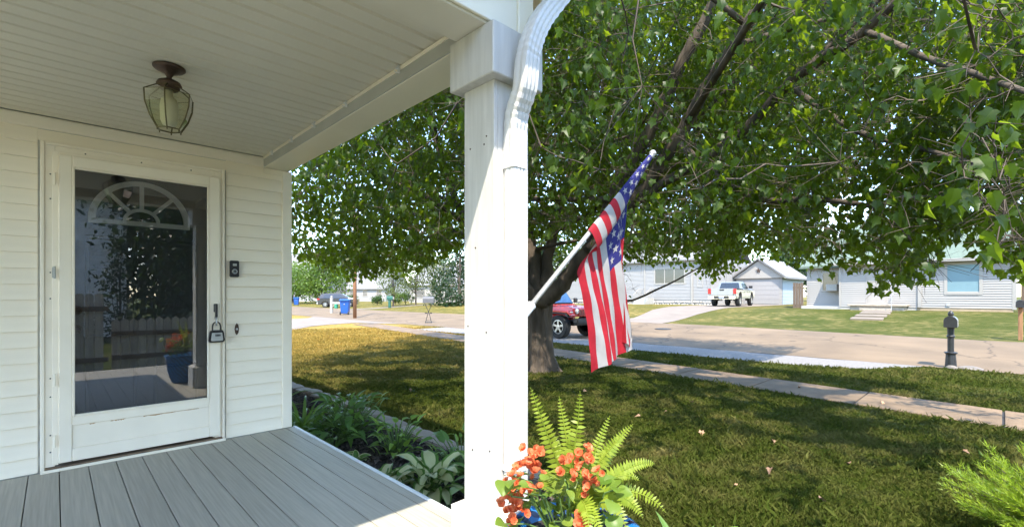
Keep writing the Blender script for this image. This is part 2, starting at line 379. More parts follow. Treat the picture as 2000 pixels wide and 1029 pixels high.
# ------------------------------------------------------------------ the house with its porch roof
house = thing('house', 'white vinyl-sided house wall and porch roof around the glazed storm door', 'house', (0, 0, 0))
WY = 4.345
def lap(x0, x1, z0, h=.1015):
    return MB().add([(x0, WY-.016, z0), (x1, WY-.016, z0), (x1, WY-.002, z0+h), (x0, WY-.002, z0+h), (x0, WY, z0), (x1, WY, z0), (x1, WY, z0+h), (x0, WY, z0+h)],
        [(0, 1, 2, 3), (0, 4, 5, 1), (4, 7, 6, 5), (3, 2, 6, 7), (0, 3, 7, 4), (1, 5, 6, 2)])
CX0, CX1, CZ = -.067, .978, 2.572                        # casing outline
z = .42; cache = {}
for side, (x0, x1) in (('l', (-2.6, CX0-.012)), ('r', (CX1+.012, 1.416))):
    m0 = lap(x0, x1, 0).mesh('siding_board', bevel=.0015); m0.materials.append(VINYL); z = .425
    while z < 2.62:
        obj('siding_board', m0, VINYL, house, loc=(0, 0, z)); z += .1015
m0 = lap(CX0-.012, CX1+.012, 0, .075).mesh('siding_board'); m0.materials.append(VINYL); obj('siding_board', m0, VINYL, house, loc=(0, 0, 2.575))
SH = M('sheathing', (.5, .5, .48), .8)
obj('wall_core', MB().box(-2.6, .0, WY, 4.55, -.1, 3.2).box(.96, 1.475, WY, 4.55, -.1, 3.2).box(.0, .96, WY, 4.55, 2.51, 3.2).box(0, .96, WY, 4.55, -.1, .44)
    .box(1.30, 1.475, 4.55, 12, -.1, 3.2), SH, house)
z = .1
m0 = MB().box(1.475, 1.488, 4.42, 12, 0, .1).mesh('siding_board'); m0.materials.append(VINYL)
while z < 3.1: obj('siding_board', m0, VINYL, house, loc=(0, 0, z)); z += .1015
obj('corner_trim', MB().box(1.416, 1.495, WY-.022, WY+.07, .424, 2.645), TRIM, house, bevel=.004)
obj('frieze_board', MB().box(-2.6, 1.27, WY-.030, WY-.001, 2.652, 2.731), TRIM, house, bevel=.004)
obj('frieze_return', MB().box(1.27, 1.475, WY-.018, WY-.001, 2.60, 2.645), TRIM, house)
# casing round the door: outer channel, flat, inner stop
def rect_frame(x0, x1, z0, z1, w, y0, y1, bottom=False):
    mb = MB().box(x0, x0+w, y0, y1, z0, z1).box(x1-w, x1, y0, y1, z0, z1).box(x0+w+.0005, x1-w-.0005, y0, y1, z1-w, z1)
    if bottom: mb.box(x0+w+.0005, x1-w-.0005, y0, y1, z0, z0+w)
    return mb
dc = obj('door_casing', rect_frame(CX0, CX1, .425, CZ, .020, WY-.034, WY+.03), TRIM, house, bevel=.003)
obj('casing_flat', rect_frame(CX0+.0205, CX1-.0205, .425, CZ-.0205, .048, WY-.026, WY+.08), TRIM, dc, bevel=.002)
obj('screen_stop', rect_frame(CX0+.055, CX1-.055, .46, CZ-.055, .030, WY-.034, WY-.028), TRIM, dc, bevel=.002)
scr = MB().lathe([(.0045, 0), (.0045, -.003), (0, -.0035)], 8, axis='y').mesh('screw'); scr.materials.append(DARK)
for x, z in ((-.02, 2.36), (-.02, 2.2), (-.02, 1.72), (-.02, 1.55), (-.02, 1.03), (-.02, .91), (-.02, .66), (-.02, .55), (.932, 2.3), (.932, 1.75), (.932, 1.12), (.932, .75), (.15, 2.525), (.45, 2.525), (.75, 2.525)):
    obj('screw', scr, DARK, dc, loc=(x, WY-.0345 if abs(x-.45) > .35 and z < 2.5 else WY-.0345, z))
sill = obj('door_sill', MB().box(CX0+.02, CX1-.02, WY-.05, WY+.10, .4215, .452), WOODSILL, house, bevel=.003)
obj('sill_edge', MB().box(CX0, CX1, WY-.062, WY-.0505, .4215, .440), TRIM, sill, bevel=.002)
# storm door
DY = WY-.050
sd = obj('storm_door', MB().box(.018, .084, DY, DY+.03, .470, 2.498).box(.868, .942, DY, DY+.03, .470, 2.498).box(.0845, .8675, DY, DY+.03, 2.424, 2.498)
         .box(.0845, .8675, DY, DY+.03, .470, .555).box(.0845, .8675, DY, DY+.03, .705, .765), TRIM, house, bevel=.004)
obj('glazing_bead', rect_frame(.0845, .8675, .7655, 2.4235, .013, DY-.004, DY+.02, True), TRIM, sd, bevel=.003)
obj('glass_pane', MB().box(.09, .862, DY+.010, DY+.014, .77, 2.418), GLASS('door_glass', (.985, .985, .985), 1.9), sd)
obj('kick_panel', MB().box(.0845, .8675, DY+.008, DY+.02, .5555, .7045), TRIM, sd, bevel=.002)
rs = MB()
for x0, x1, z0, z1 in ((.46, .80, .7045, .698), (.17, .2, .704, .698), (.28, .36, .7045, .699)):
    k = 14; pts = [(x0+(x1-x0)*i/k, .7048) for i in range(k+1)]; low = [(x, .7048-random.uniform(.002, .010)) for x, _ in pts]
    rs.add([(x, DY+.0072, z) for x, z in pts]+[(x, DY+.0072, z) for x, z in low], [(i, k+1+i, k+2+i, i+1) for i in range(k)])
obj('rust_streak', rs, RUST, sd)
for z in (.62, 1.02, 1.72, 2.33):
    obj('hinge', MB().lathe([(.006, -.04), (.006, .04)], 10).box(-.012, .0, -.003, .003, -.035, .035), TRIM if z != 1.72 else GREYP, sd, loc=(.0, DY-.006, z), bevel=.001)
hd = obj('handle', MB().box(.895, .922, DY-.016, DY-.0005, 1.44, 1.505).box(.900, .918, DY-.034, DY-.016, 1.40, 1.50).box(.902, .916, DY-.030, DY-.0005, 1.385, 1.41), BLACKP, sd, bevel=.004)
obj('lever', MB().tube([(.909, DY-.03, 1.40), (.909, DY-.034, 1.36), (.909, DY-.03, 1.335)], [.008, .007, .006], 8), STEEL, hd, smooth=True)
# inner door seen through the glass
IY = WY+.05
idr = obj('front_door', MB().box(.035, .925, IY, IY+.045, .46, 2.49), SLATE, house, bevel=.003)
for x0, x1, z0, z1 in ((.15, .43, .58, 1.05), (.53, .81, .58, 1.05), (.15, .43, 1.28, 1.98), (.53, .81, 1.28, 1.98)):
    obj('panel_moulding', rect_frame(x0, x1, z0, z1, .018, IY-.010, IY-.0005, True), SLATE, idr, bevel=.004)
def arch(rx0, rz0, rx1, rz1, y0, y1, n=28):
    mb = MB(); vs = []
    for i in range(n+1):
        a = math.pi*i/n
        for (rx, rz) in ((rx0, rz0), (rx1, rz1)):
            for yy in (y0, y1): vs.append((.46+rx*math.cos(a), yy, 2.11+rz*math.sin(a)))
    fs = [(4*i, 4*i+4, 4*i+6, 4*i+2) for i in range(n)]+[(4*i+1, 4*i+3, 4*i+7, 4*i+5) for i in range(n)]+[(4*i, 4*i+1, 4*i+5, 4*i+4) for i in range(n)]+[(4*i+2, 4*i+6, 4*i+7, 4*i+3) for i in range(n)]
    return mb.add(vs, fs)
WH = M('fanlight_white', (.92, .90, .82), .5, .03)
fl = obj('fanlight_frame', arch(.255, .255, .295, .29, IY-.016, IY-.0005).box(.165, .755, IY-.016, IY-.0005, 2.075, 2.109), WH, idr)
obj('fanlight_hub', arch(.085, .07, .108, .093, IY-.014, IY-.0005), WH, idr)
for a in (45, 90, 135):
    c, s_ = math.cos(R(a)), math.sin(R(a)); p0 = Vector((.46+.10*c, 0, 2.11+.09*s_)); p1 = Vector((.46+.26*c, 0, 2.11+.26*s_)); nn = Vector((s_, 0, -c))*.013
    vs = [p + o_ + Vector((0, yy, 0)) for yy in (IY-.013, IY-.0005) for p, o_ in ((p0, nn), (p1, nn), (p1, -nn), (p0, -nn))]
    obj('muntin', MB().add(vs, [(0, 1, 2, 3), (7, 6, 5, 4), (0, 4, 5, 1), (1, 5, 6, 2), (2, 6, 7, 3), (3, 7, 4, 0)]), WH, idr)
for z in (1.47, 1.34): obj('door_knob', MB().lathe([(.03, 0), (.032, -.012), (.022, -.02), (.012, -.022), (.012, -.035), (.026, -.045), (.024, -.06), (0, -.066)], 18, axis='y'), BRONZE, idr, smooth=True, loc=(.105, IY, z))
# porch ceiling: one grooved plank after another, running along the wall
CZL = 2.732
def plank(x0, x1, y0, y1):
    b = .0105
    return MB().prism([(y0, CZL+.022), (y0, CZL+.017), (y0+b, CZL), (y1-b, CZL), (y1, CZL+.017), (y1, CZL+.022)], 'x', x0, x1)
pitch = .1045; mA = plank(-2.6, 1.268, .0005, pitch-.0005).mesh('ceiling_plank'); mA.materials.append(CEIL)
mB2 = plank(-2.6, -.02, .0005, pitch-.0005).mesh('ceiling_plank'); mB2.materials.append(CEIL)
y = WY-.032-pitch
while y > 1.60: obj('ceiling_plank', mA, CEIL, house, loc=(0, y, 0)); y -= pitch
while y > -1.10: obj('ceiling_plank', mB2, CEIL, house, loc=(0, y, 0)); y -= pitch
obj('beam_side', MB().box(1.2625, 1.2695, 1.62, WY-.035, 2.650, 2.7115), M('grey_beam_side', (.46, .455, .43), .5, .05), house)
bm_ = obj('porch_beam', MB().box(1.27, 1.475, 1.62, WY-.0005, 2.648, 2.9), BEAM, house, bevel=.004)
obj('beam_channel', MB().box(1.257, 1.2695, 1.62, WY-.035, 2.712, 2.7315), TRIM, bm_, bevel=.002)
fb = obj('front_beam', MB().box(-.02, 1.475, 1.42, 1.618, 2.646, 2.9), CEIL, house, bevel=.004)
obj('front_fascia', MB().box(-.02, 1.385, 1.405, 1.419, 2.655, 2.795), BEAM, fb, bevel=.003)
obj('front_siding', MB().box(-.02, 1.385, 1.408, 1.419, 2.797, 3.2), BEAM, fb, bevel=.003)
obj('front_corner_trim', MB().box(1.3855, 1.475, 1.395, 1.419, 2.62, 3.2), BEAM, fb, bevel=.004)
SHING = M('grey_shingles', (.12, .115, .11), .95, .3, 9, .6, 30)
rf = obj('roof', MB().box(-2.8, 1.86, 1.0, 12, 3.2, 3.3).box(-2.8, -.02, -1.1, 1.0, 2.75, 2.95).box(-2.8, -.02, 1.0, 1.4, 2.75, 3.19).add(
    [(-2.8, .98, 3.301), (1.88, .98, 3.301), (1.88, 12, 3.301), (-2.8, 12, 3.301), (-2.8, .98, 4.9), (-2.8, 12, 4.9)], [(0, 1, 4), (3, 5, 2), (1, 2, 5, 4), (0, 4, 5, 3), (0, 3, 2, 1)]), SHING, house)
obj('roof_soffit', MB().box(1.475, 1.86, 1.0, 12, 3.165, 3.199).box(-2.8, 1.475, 1.0, 1.404, 3.165, 3.199), TRIM, rf)
obj('roof_fascia', MB().box(1.861, 1.885, 1.0, 12, 3.12, 3.30).box(-2.8, 1.861, .97, .999, 3.12, 3.30).box(-.019, .01, -1.1, 1.4, 2.70, 2.98).box(-2.8, .01, -1.13, -1.101, 2.70, 2.98), TRIM, rf)
obj('gutter', MB().prism([(1.887, 3.14), (1.96, 3.14), (1.995, 3.25), (1.985, 3.25), (1.95, 3.15), (1.897, 3.15), (1.897, 3.25), (1.887, 3.25)], 'y', 1.02, 11.9), ALUM, house)
# light-string wire and its clips along the beam
CLEAR = M('clear_plastic', (.7, .7, .7), .3)
wr = obj('light_wire', MB().tube([(1.262, 4.25, 2.722), (1.252, 3.6, 2.716), (1.252, 3.0, 2.716), (1.252, 2.5, 2.717), (1.255, 1.75, 2.724)], .0025, 5), TRIM, house)
for y in (4.06, 3.62, 3.2, 2.72, 2.12):
    c = obj('light_clip', MB().box(-.012, .0, -.005, .005, -.03, .01).box(-.020, -.012, -.011, .011, -.012, -.004).tube([(-.012, 0, -.028), (-.022, 0, -.034), (-.026, .006, -.024)], .003, 6), CLEAR, house, loc=(1.256, y, 2.722))
# ------------------------------------------------------------------ porch post, downspout, fittings
post = thing('porch_post', 'square white painted porch post with block cap and base', 'post', (1.368, 1.516, .42))
def L(mb): return mb
px0, px1, py0, py1 = -.098, .098, -.096, .096
obj('face_board', MB().box(px0, px0+.02, py0, py1, .26, 2.02), POSTW, post, bevel=.002)
obj('face_board', MB().box(px0+.0215, px1, py0, py0+.02, .26, 2.02), POSTW, post, bevel=.002)
obj('face_board', MB().box(px1-.02, px1, py0+.0205, py1, .26, 2.02), POSTW, post, bevel=.002)
obj('face_board', MB().box(px0+.0205, px1-.0205, py1-.02, py1, .26, 2.02), POSTW, post, bevel=.002)
cp = obj('cap', MB().box(px0-.045, px1+.045, py0-.045, py1+.045, 2.02, 2.226), POSTW, post, bevel=.004)
bs = obj('base', MB().box(px0-.042, px1+.042, py0-.042, py1+.042, 0.002, .25), POSTW, post, bevel=.004)
obj('base_ledge', MB().add([(px0-.042, py0-.042, .251), (px1+.042, py0-.042, .251), (px1+.042, py1+.042, .251), (px0-.042, py1+.042, .251), (px0-.006, py0-.006, .272), (px1+.006, py0-.006, .272), (px1+.006, py1+.006, .272), (px0-.006, py1+.006, .272)],
    [(0, 3, 2, 1), (4, 5, 6, 7), (0, 1, 5, 4), (1, 2, 6, 5), (2, 3, 7, 6), (3, 0, 4, 7)]), POSTW, post)
nh = MB().lathe([(.004, .0), (.003, -.002), (0, -.0025)], 8, axis='x').mesh('nail_hole'); nh.materials.append(BRONZE)
for y, z in ((-.05, 1.80), (-.035, 1.77), (.055, 1.77), (.07, 1.02), (-.05, 1.0), (-.07, .52), (.04, .5), (.02, 1.35)):
    obj('nail_hole', nh, BRONZE, post, loc=(px0-.0005, y, z))
# downspout
def loft(path, w, d, flute=.003, n=7):
    sec = []
    for s_, (ax, k) in (((0, -1), ('a', 1)),): pass
    for i in range(n+1): sec.append((-w/2+w*i/n, -d/2-(flute if i % 2 else 0)))
    for i in range(1, 4): sec.append((w/2+(flute if i % 2 else 0), -d/2+d*i/4))
    for i in range(n+1): sec.append((w/2-w*i/n, d/2))
    for i in range(1, 4): sec.append((-w/2-(flute if i % 2 else 0), d/2-d*i/4))
    mb = MB(); vs = []; k = len(path); m = len(sec)
    for i, p in enumerate(path):
        p = Vector(p); t = (Vector(path[min(i+1, k-1)])-Vector(path[max(i-1, 0)])).normalized()
        b = Vector((0, 1, 0)); b = (b-t*b.dot(t)).normalized(); a = b.cross(t)
        for u, v in sec: vs.append(p+a*u+b*v)
    fs = [(i*m+j, i*m+(j+1) % m, (i+1)*m+(j+1) % m, (i+1)*m+j) for i in range(k-1) for j in range(m)]+[tuple(range(m))[::-1], tuple(range((k-1)*m, k*m))]
    return mb.add(vs, fs)
def smoothpath(pts, n=8):
    pts = [Vector(p) for p in pts]; P = [pts[0]]+pts+[pts[-1]]; out = []
    for i in range(1, len(P)-2):
        for j in range(n):
            t = j/n; a, b, c, d = P[i-1], P[i], P[i+1], P[i+2]
            out.append(.5*((2*b)+(c-a)*t+(2*a-5*b+4*c-d)*t*t+(3*b-3*c+d-a)*t**3))
    return out+[pts[-1]]
ds = thing('downspout', 'white fluted metal downspout curving down onto the porch post', 'downspout', (0, 0, 0))
obj('lower_pipe', loft([(1.352, 1.384, .60), (1.352, 1.384, 1.15), (1.352, 1.384, 1.166)], .068, .058), ALUM, ds)
obj('lower_pipe', loft([(1.352, 1.384, 1.16), (1.352, 1.384, 2.10)], .0655, .0555), ALUM, ds)
path = smoothpath([(1.352, 1.384, 2.085), (1.352, 1.384, 2.18), (1.350, 1.372, 2.30), (1.347, 1.325, 2.39), (1.347, 1.312, 2.48), (1.358, 1.303, 2.56), (1.40, 1.295, 2.66), (1.47, 1.285, 2.76), (1.58, 1.27, 2.90), (1.70, 1.26, 3.03), (1.93, 1.25, 3.145)], 6)
# crimped elbows: alternate rings pinched
pp = []
for i, p in enumerate(path): pp.append(p)
el = loft(pp, .073, .063); m = 8+3+8+3
for i in range(len(pp)):
    z = pp[i].z
    if (2.22 < z < 2.40 or 2.50 < z < 2.86) and i % 2:
        c = pp[i]
        for j in range(m):
            v = Vector(el.v[i*m+j]); v = c+(v-c)*(.93 if j in range(0, 8) else .955); el.v[i*m+j] = tuple(v)
obj('elbow', el, ALUM, ds)
obj('strap', MB().box(1.312, 1.392, 1.349, 1.3535, .86, .885).box(1.312, 1.3165, 1.354, 1.419, .86, .885).box(1.388, 1.392, 1.354, 1.419, .86, .885), ALUM, ds)

# ceiling lantern
lt = thing('ceiling_light', 'dark bronze lantern with glass panes hanging under the porch ceiling', 'ceiling light', (.42, 2.95, 2.731))
obj('canopy', MB().lathe([(.0, -.001), (.070, -.001), (.070, -.008), (.064, -.014), (.055, -.016), (.045, -.024), (.022, -.034), (.012, -.05), (.012, -.062), (0, -.062)], 28), BRONZE, lt, smooth=True)
obj('cap', MB().lathe([(0, -.060), (.018, -.061), (.048, -.076), (.055, -.090), (.053, -.098), (.044, -.106), (.040, -.115), (0, -.115)], 28), BRONZE, lt, smooth=True)
LGLASS = GLASS('lantern_glass', (.80, .80, .68), 1.45, .08)
rings = [(.052, -.102), (.108, -.142), (.104, -.20), (.085, -.26), (.052, -.318)]
rings6 = [[Vector((r*math.cos(R(60*j+12)), r*math.sin(R(60*j+12)), z)) for j in range(6)] for r, z in rings]
for j in range(6):
    j2 = (j+1) % 6; vs = []; fs = []
    for rg in rings6: vs += [rg[j], rg[j2]]
    obj('glass_pane', MB().add(vs, [(2*i, 2*i+1, 2*i+3, 2*i+2) for i in range(4)]), LGLASS, lt, fix=False)
    obj('rib', MB().tube([rg[j]*1.008 for rg in rings6]+[rings6[-1][j]*1.0+Vector((0, 0, -.012))], .0032, 6), BRASS, lt)
    for r_, w_ in ((0, .0025), (1, .0015), (4, .0035)): obj('rim', MB().tube([rings6[r_][j], rings6[r_][j2]], w_, 5), BRASS, lt)
obj('bulb', MB().lathe([(0, -.115), (.016, -.118), (.018, -.15), (.034, -.165), (.040, -.20), (.038, -.27), (.028, -.295), (0, -.30)], 20), M('frosted_bulb', (.75, .72, .62), .4), lt, smooth=True)

# doorbell camera, old bell button, key lockbox
db = thing('doorbell_camera', 'black rectangular doorbell camera on the siding beside the door', 'doorbell', (1.045, WY-.017, 1.785))
obj('body', MB().box(-.033, .033, -.026, .0, -.066, .066), BLACKP, db, bevel=.005, seg=2)
obj('button_ring', MB().lathe([(.013, -.0262), (.017, -.028), (.0205, -.0262)], 24, axis='y'), STEEL, db, loc=(0, 0, -.022), smooth=True)
obj('lens', MB().box(-.014, .014, -.0285, -.0262, .022, .042), GREYP, db, bevel=.003)
bb = thing('doorbell_button', 'small dark oval bell button on white siding', 'doorbell', (1.066, WY-.014, 1.298))
obj('plate', MB().prism([(0, -.05), (.012, -.03), (.016, 0), (.012, .03), (0, .05), (-.012, .03), (-.016, 0), (-.012, -.03)], 'y', -.006, 0), BRONZE, bb, bevel=.002)
obj('button', MB().lathe([(.009, -.0062), (.009, -.010), (.005, -.0125), (0, -.013)], 16, axis='y'), STEEL, bb, smooth=True)
lb = thing('key_lockbox', 'black and grey key lockbox hanging from the storm door handle', 'lockbox', (.911, DY-.022, 1.205))
obj('shackle', MB().tube(smoothpath([(-.026, 0, .085), (-.027, 0, .125), (-.018, 0, .15), (0, 0, .158), (.018, 0, .15), (.027, 0, .125), (.026, 0, .085)], 4), .0055, 8), BLACKP, lb, smooth=True)
bd = obj('body', MB().prism([(-.05, 0), (.05, 0), (.055, .02), (.046, .085), (.038, .095), (-.038, .095), (-.046, .085), (-.055, .02)], 'y', -.02, .02), BLACKP, lb, bevel=.005, seg=2)
obj('face_plate', MB().prism([(-.038, .012), (.038, .012), (.041, .022), (.034, .076), (-.034, .076), (-.041, .022)], 'y', -.0235, -.0202), GREYP, lb, bevel=.003)
for i in range(4): obj('dial', MB().box(-.012+i*.009, -.005+i*.009, -.026, -.0236, .048, .064), BLACKP, lb, bevel=.001)

# ------------------------------------------------------------------ flag on its pole
T0 = Vector((2.663, 1.515, 2.44)); B0 = Vector((1.50, 1.515, 1.452)); pd = (T0-B0).normalized()
fp = thing('flagpole', 'silver metal flagpole angled up from its bracket on the porch post', 'flagpole', B0)
obj('pole', MB().tube([pd*.02, pd*(T0-B0).length], .0125, 14), STEEL, fp, smooth=True)
obj('finial', MB().lathe([(0, .022), (.012, .018), (.020, .008), (.022, 0), (.019, -.010), (.010, -.020), (.010, -.03), (0, -.03)], 18), STEEL, fp, smooth=True, loc=pd*((T0-B0).length+.02))
sock = MB().tube([pd*-.02, pd*.03, pd*.10, pd*.115], [.020, .021, .021, .024], 14)
obj('bracket', sock.box(-.0335, -.024, -.03, .03, -.09, .075).box(-.024, .005, -.008, .008, -.06, .02), M('white_bracket', (.8, .8, .8), .4), fp, bevel=.002)
# cloth: s runs down the hoist from the top edge, f along the fly
FRED = M('flag_red', (.42, .010, .024), .75, .08, 30); FWHT = M('flag_white', (.43, .415, .41), .75, .04, 30); FBLU = M('flag_blue', (.022, .022, .16), .75, .08, 30)
for m in (FRED, FWHT, FBLU):                             # thin cloth lets light through
    nt = m.node_tree; n = nt.nodes; b = n['Principled BSDF']; tr = n.new('ShaderNodeBsdfTranslucent'); ms = n.new('ShaderNodeMixShader'); ms.inputs[0].default_value = .30
    src = b.inputs['Base Color'].links[0].from_socket; nt.links.new(src, tr.inputs[0])
    nt.links.new(b.outputs[0], ms.inputs[1]); nt.links.new(tr.outputs[0], ms.inputs[2]); nt.links.new(ms.outputs[0], n['Material Output'].inputs[0])
nperp = Vector((pd.z, 0, -pd.x))                         # square to the pole, down and outwards
HO = .80
def flagpt(s, f):
    pole = T0-pd*(.04+HO*s)
    w = .048+.090*(ss(0, .9, s)**.8)                     # width of the roll that lies over the pole
    r0 = .014
    fa = .15
    A = pole+Vector((0, -.004, 0))+nperp*(-.026)
    if f <= fa:                                          # roll on the camera side: bulges, then turns under
        t = f/fa; th = t*math.pi
        return A+nperp*(w*(1-math.cos(th))/2*1.0+.004)+Vector((0, -.024*math.sin(th)**.7-.002+.020*t, 0))
    t = (f-fa)/(1-fa)
    start = A+nperp*(w*1.0+.004)+Vector((0, .018, 0))
    hid = max(0, .40-s)/.40
    # inside the roll, the cloth comes back and then hangs
    xb = 2.125+(2.485-2.125)*min(1, (1-s)/.60)-.05*math.sin(hid*math.pi); zb = 1.135+.115*min(1, (1-s)/.6)+.05*hid+.012*math.sin(s*9)
    xt = 1.985+(2.485-1.985)*(1-s)**1.0; zt = min(start.z-.015, 2.36-.55*s)
    k = min(1, t/.16); k = k*k*(3-2*k)
    xs = xt+(xb-xt)*t**.9; zs = zt+(zb-zt)*t
    fold = (.030*math.sin(2*math.pi*(1.9*s+.15*t)+.6)+.008*math.sin(2*math.pi*(5.2*s-.5*t)))*(.2+.8*t)+.004*math.sin(31*s+9*t)*math.sin(13*t)
    xs += .03*t+.010*math.sin(2*math.pi*(1.9*s+.15*t)+2.0)*(.3+.7*t)+.006*math.sin(7*t+4*s)
    q = Vector((xs, 1.560+fold+.02*s+(.09*hid*t), zs))
    p0 = start+Vector((0, .014, 0))*0
    return p0.lerp(q, k)
def cloth(s0, s1, f0, f1, ns, nf):
    vs = [flagpt(s0+(s1-s0)*i/ns, f0+(f1-f0)*j/nf) for i in range(ns+1) for j in range(nf+1)]
    return MB().add(vs, [(i*(nf+1)+j, i*(nf+1)+j+1, (i+1)*(nf+1)+j+1, (i+1)*(nf+1)+j) for i in range(ns) for j in range(nf)])
flag = thing('flag', 'striped flag with white stars on blue, draped from the angled pole', 'flag', T0)
def fobj(name, mb, mat, parent, base=T0):
    mb.v = [tuple(Vector(v)-base) for v in mb.v]; return obj(name, mb, mat, parent, smooth=True, fix=False)
for k in range(13):
    s0, s1 = k/13, (k+1)/13
    fobj('stripe', cloth(s0, s1, .50 if k < 7 else 0, 1, 6, 70 if k > 6 else 44), FRED if k % 2 == 0 else FWHT, flag)
cn = fobj('canton', cloth(0, 7/13, 0, .50, 40, 70), FBLU, flag)
for r in range(9):
    for c in range(6 if r % 2 == 0 else 5):
        s = (r+1)/10*7/13; f = .50*((2*c+1+(r % 2))/12); pos = []
        for sg in (1, -1):
            vs = []
            for i in range(10):
                a = math.pi/2+math.pi*i/5; rr = .0285 if i % 2 == 0 else .0115
                ds_ = -rr*math.sin(a)/HO; df = rr*math.cos(a)/1.25
                ff = max(f+df, .001); p = flagpt(s+ds_, ff); e = 1e-3
                nn = (flagpt(s+ds_+e, ff)-p).cross(flagpt(s+ds_, ff+e)-p).normalized(); vs.append(p+nn*.0022*sg)
            p = flagpt(s, f); nn = (flagpt(s+1e-3, f)-p).cross(flagpt(s, f+1e-3)-p).normalized(); vs.append(p+nn*.0022*sg)
            pos.append(vs)
        mb = MB()
        for vs in pos: mb.add(vs, [(10, i, (i+1) % 10) for i in range(10)])
        fobj('star', mb, FWHT, cn)
# ------------------------------------------------------------------ planted things near the porch
def strip_leaf(length, width, droop, fold=.25, ns=8, nc=4, shape=.45, margin=None, rise=0., wav=0):
    """a leaf from the origin along +y, arching down; two materials when margin is given"""
    mb = MB(); vs = []
    for i in range(ns+1):
        t = i/ns; w = width*(math.sin(math.pi*min(1, t**shape*1.0))**.8 if 0 < t < 1 else .02)
        a = rise-droop*t
        if i == 0: p = Vector((0, 0, 0))
        else: p = p+Vector((0, math.cos(a), math.sin(a)))*(length/ns)
        up = Vector((0, -math.sin(a), math.cos(a)))
        for c in range(nc+1):
            u = 2*c/nc-1; vs.append(p+Vector((u*w/2, 0, 0))+up*(fold*abs(u)*w/2+wav*math.sin(t*14+u*2)*abs(u)))
    for i in range(ns):
        for c in range(nc):
            mb.cm = 0 if margin is None else (1 if c in (0, nc-1) or i == ns-1 else 0)
            mb.add([vs[i*(nc+1)+c], vs[i*(nc+1)+c+1], vs[(i+1)*(nc+1)+c+1], vs[(i+1)*(nc+1)+c]], [(0, 1, 2, 3)])
    me = mb.mesh('leaf', fix=False)
    bm = bmesh.new(); bm.from_mesh(me); bmesh.ops.remove_doubles(bm, verts=bm.verts, dist=1e-5); bm.to_mesh(me); bm.free()
    me.polygons.foreach_set('use_smooth', [True]*len(me.polygons)); return me
G_HOSTA = LM('hosta_green', (.06, .14, .028), (.11, .22, .045), (.2, .36, .05), .3)
G_CREAM = LM('hosta_cream', (.48, .50, .26), (.58, .60, .34), (.5, .55, .25), .3)
G_LILY = LM('daylily_green', (.08, .17, .03), (.14, .25, .05), (.25, .42, .06), .35)
G_DARK = LM('peony_green', (.05, .12, .025), (.09, .18, .04), (.18, .33, .05), .3)
G_LIME = LM('lime_green', (.12, .23, .035), (.19, .31, .05), (.3, .45, .06), .35)
FLOW = LM('coral_petal', (.66, .11, .04), (.76, .26, .11), (.8, .28, .11), .35, .5)
STEM = M('green_stem', (.08, .14, .03), .6)
def clump(name, label, cat, loc, n, lo, hi, meshes, spread=.06, stem=None, zr=(.0, .12), group=None):
    t = thing(name, label, cat, loc, group=group)
    for i in range(n):
        me = meshes[i % len(meshes)]; az = 2*math.pi*i*.382+random.uniform(-.4, .4); el = random.uniform(lo, hi)
        sc = random.uniform(.75, 1.15); r = spread*math.sqrt(random.random()); zz = random.uniform(*zr)
        p = Vector((r*math.cos(az), r*math.sin(az), zz))
        o = obj('leaf', me, None, t, loc=p); o.scale = (sc,)*3
        o.rotation_euler = Matrix.Rotation(az-math.pi/2, 3, 'Z').to_euler() if 0 else (Matrix.Rotation(az-math.pi/2, 3, 'Z') @ Matrix.Rotation(el, 3, 'X') @ Matrix.Rotation(random.uniform(-.4, .4), 3, 'Y')).to_euler()
        if stem and zz > .04:
            obj('stem', MB().tube([(0, 0, -.02), p*.55+Vector((0, 0, .01)), p], .004, 5), STEM, t)
    return t
def lm(mats, *a, **k):
    me = strip_leaf(*a, **k)
    for m in mats: me.materials.append(m)
    return me
hv = [lm([G_CREAM, G_HOSTA], .22, .13, 1.5, .3, 8, 6, .62, True, .3, .006), lm([G_CREAM, G_HOSTA], .18, .115, 1.2, .35, 8, 6, .6, True, .2, .006), lm([G_CREAM, G_HOSTA], .25, .12, 1.8, .3, 8, 6, .6, True, .5, .006)]
hm = [lm([G_HOSTA, G_CREAM], .13, .085, 1.1, .3, 8, 8, .6, True, .3), lm([G_HOSTA, G_CREAM], .11, .07, .9, .3, 8, 8, .6, True, .2)]
clump('hosta', 'large hosta with cream-centred green-edged leaves beside the deck edge', 'hosta', (2.02, 2.95, .09), 34, .15, 1.15, hv, .14, True, (.02, .2))
clump('hosta', 'smaller cream-centred hosta hugging the deck edge in the mulch bed', 'hosta', (1.80, 3.30, .09), 14, .1, .9, hv, .10, True, (.0, .1))
clump('hosta', 'tiny white-margined hosta alone on the dark mulch', 'hosta', (1.92, 3.98, .09), 8, .4, 1.2, hm, .04, False, (0, .04))
hb = [lm([G_LIME], .34, .19, 1.3, .25, 9, 4, .62, None, .5), lm([G_HOSTA], .28, .16, 1.2, .25, 9, 4, .62, None, .4)]
clump('hosta', 'hosta with big plain bright green leaves behind the porch post', 'hosta', (2.08, 2.42, .09), 14, .3, 1.2, hb, .08, True, (.05, .22))
dl = [lm([G_LILY], .62, .035, 1.9, .5, 12, 2, .35, None, .25), lm([G_LILY], .5, .04, 1.6, .5, 12, 2, .35, None, .2), lm([G_LILY], .42, .045, 2.2, .4, 12, 2, .35, None, .2)]
clump('daylily', 'arching strap-leaved daylily clump beside the house corner', 'daylily', (1.86, 5.05, .08), 64, .55, 1.45, dl, .16)
clump('daylily', 'tall upright strap-leaved clump against the house corner trim', 'daylily', (1.72, 5.75, .08), 30, 1.0, 1.5, dl, .12)
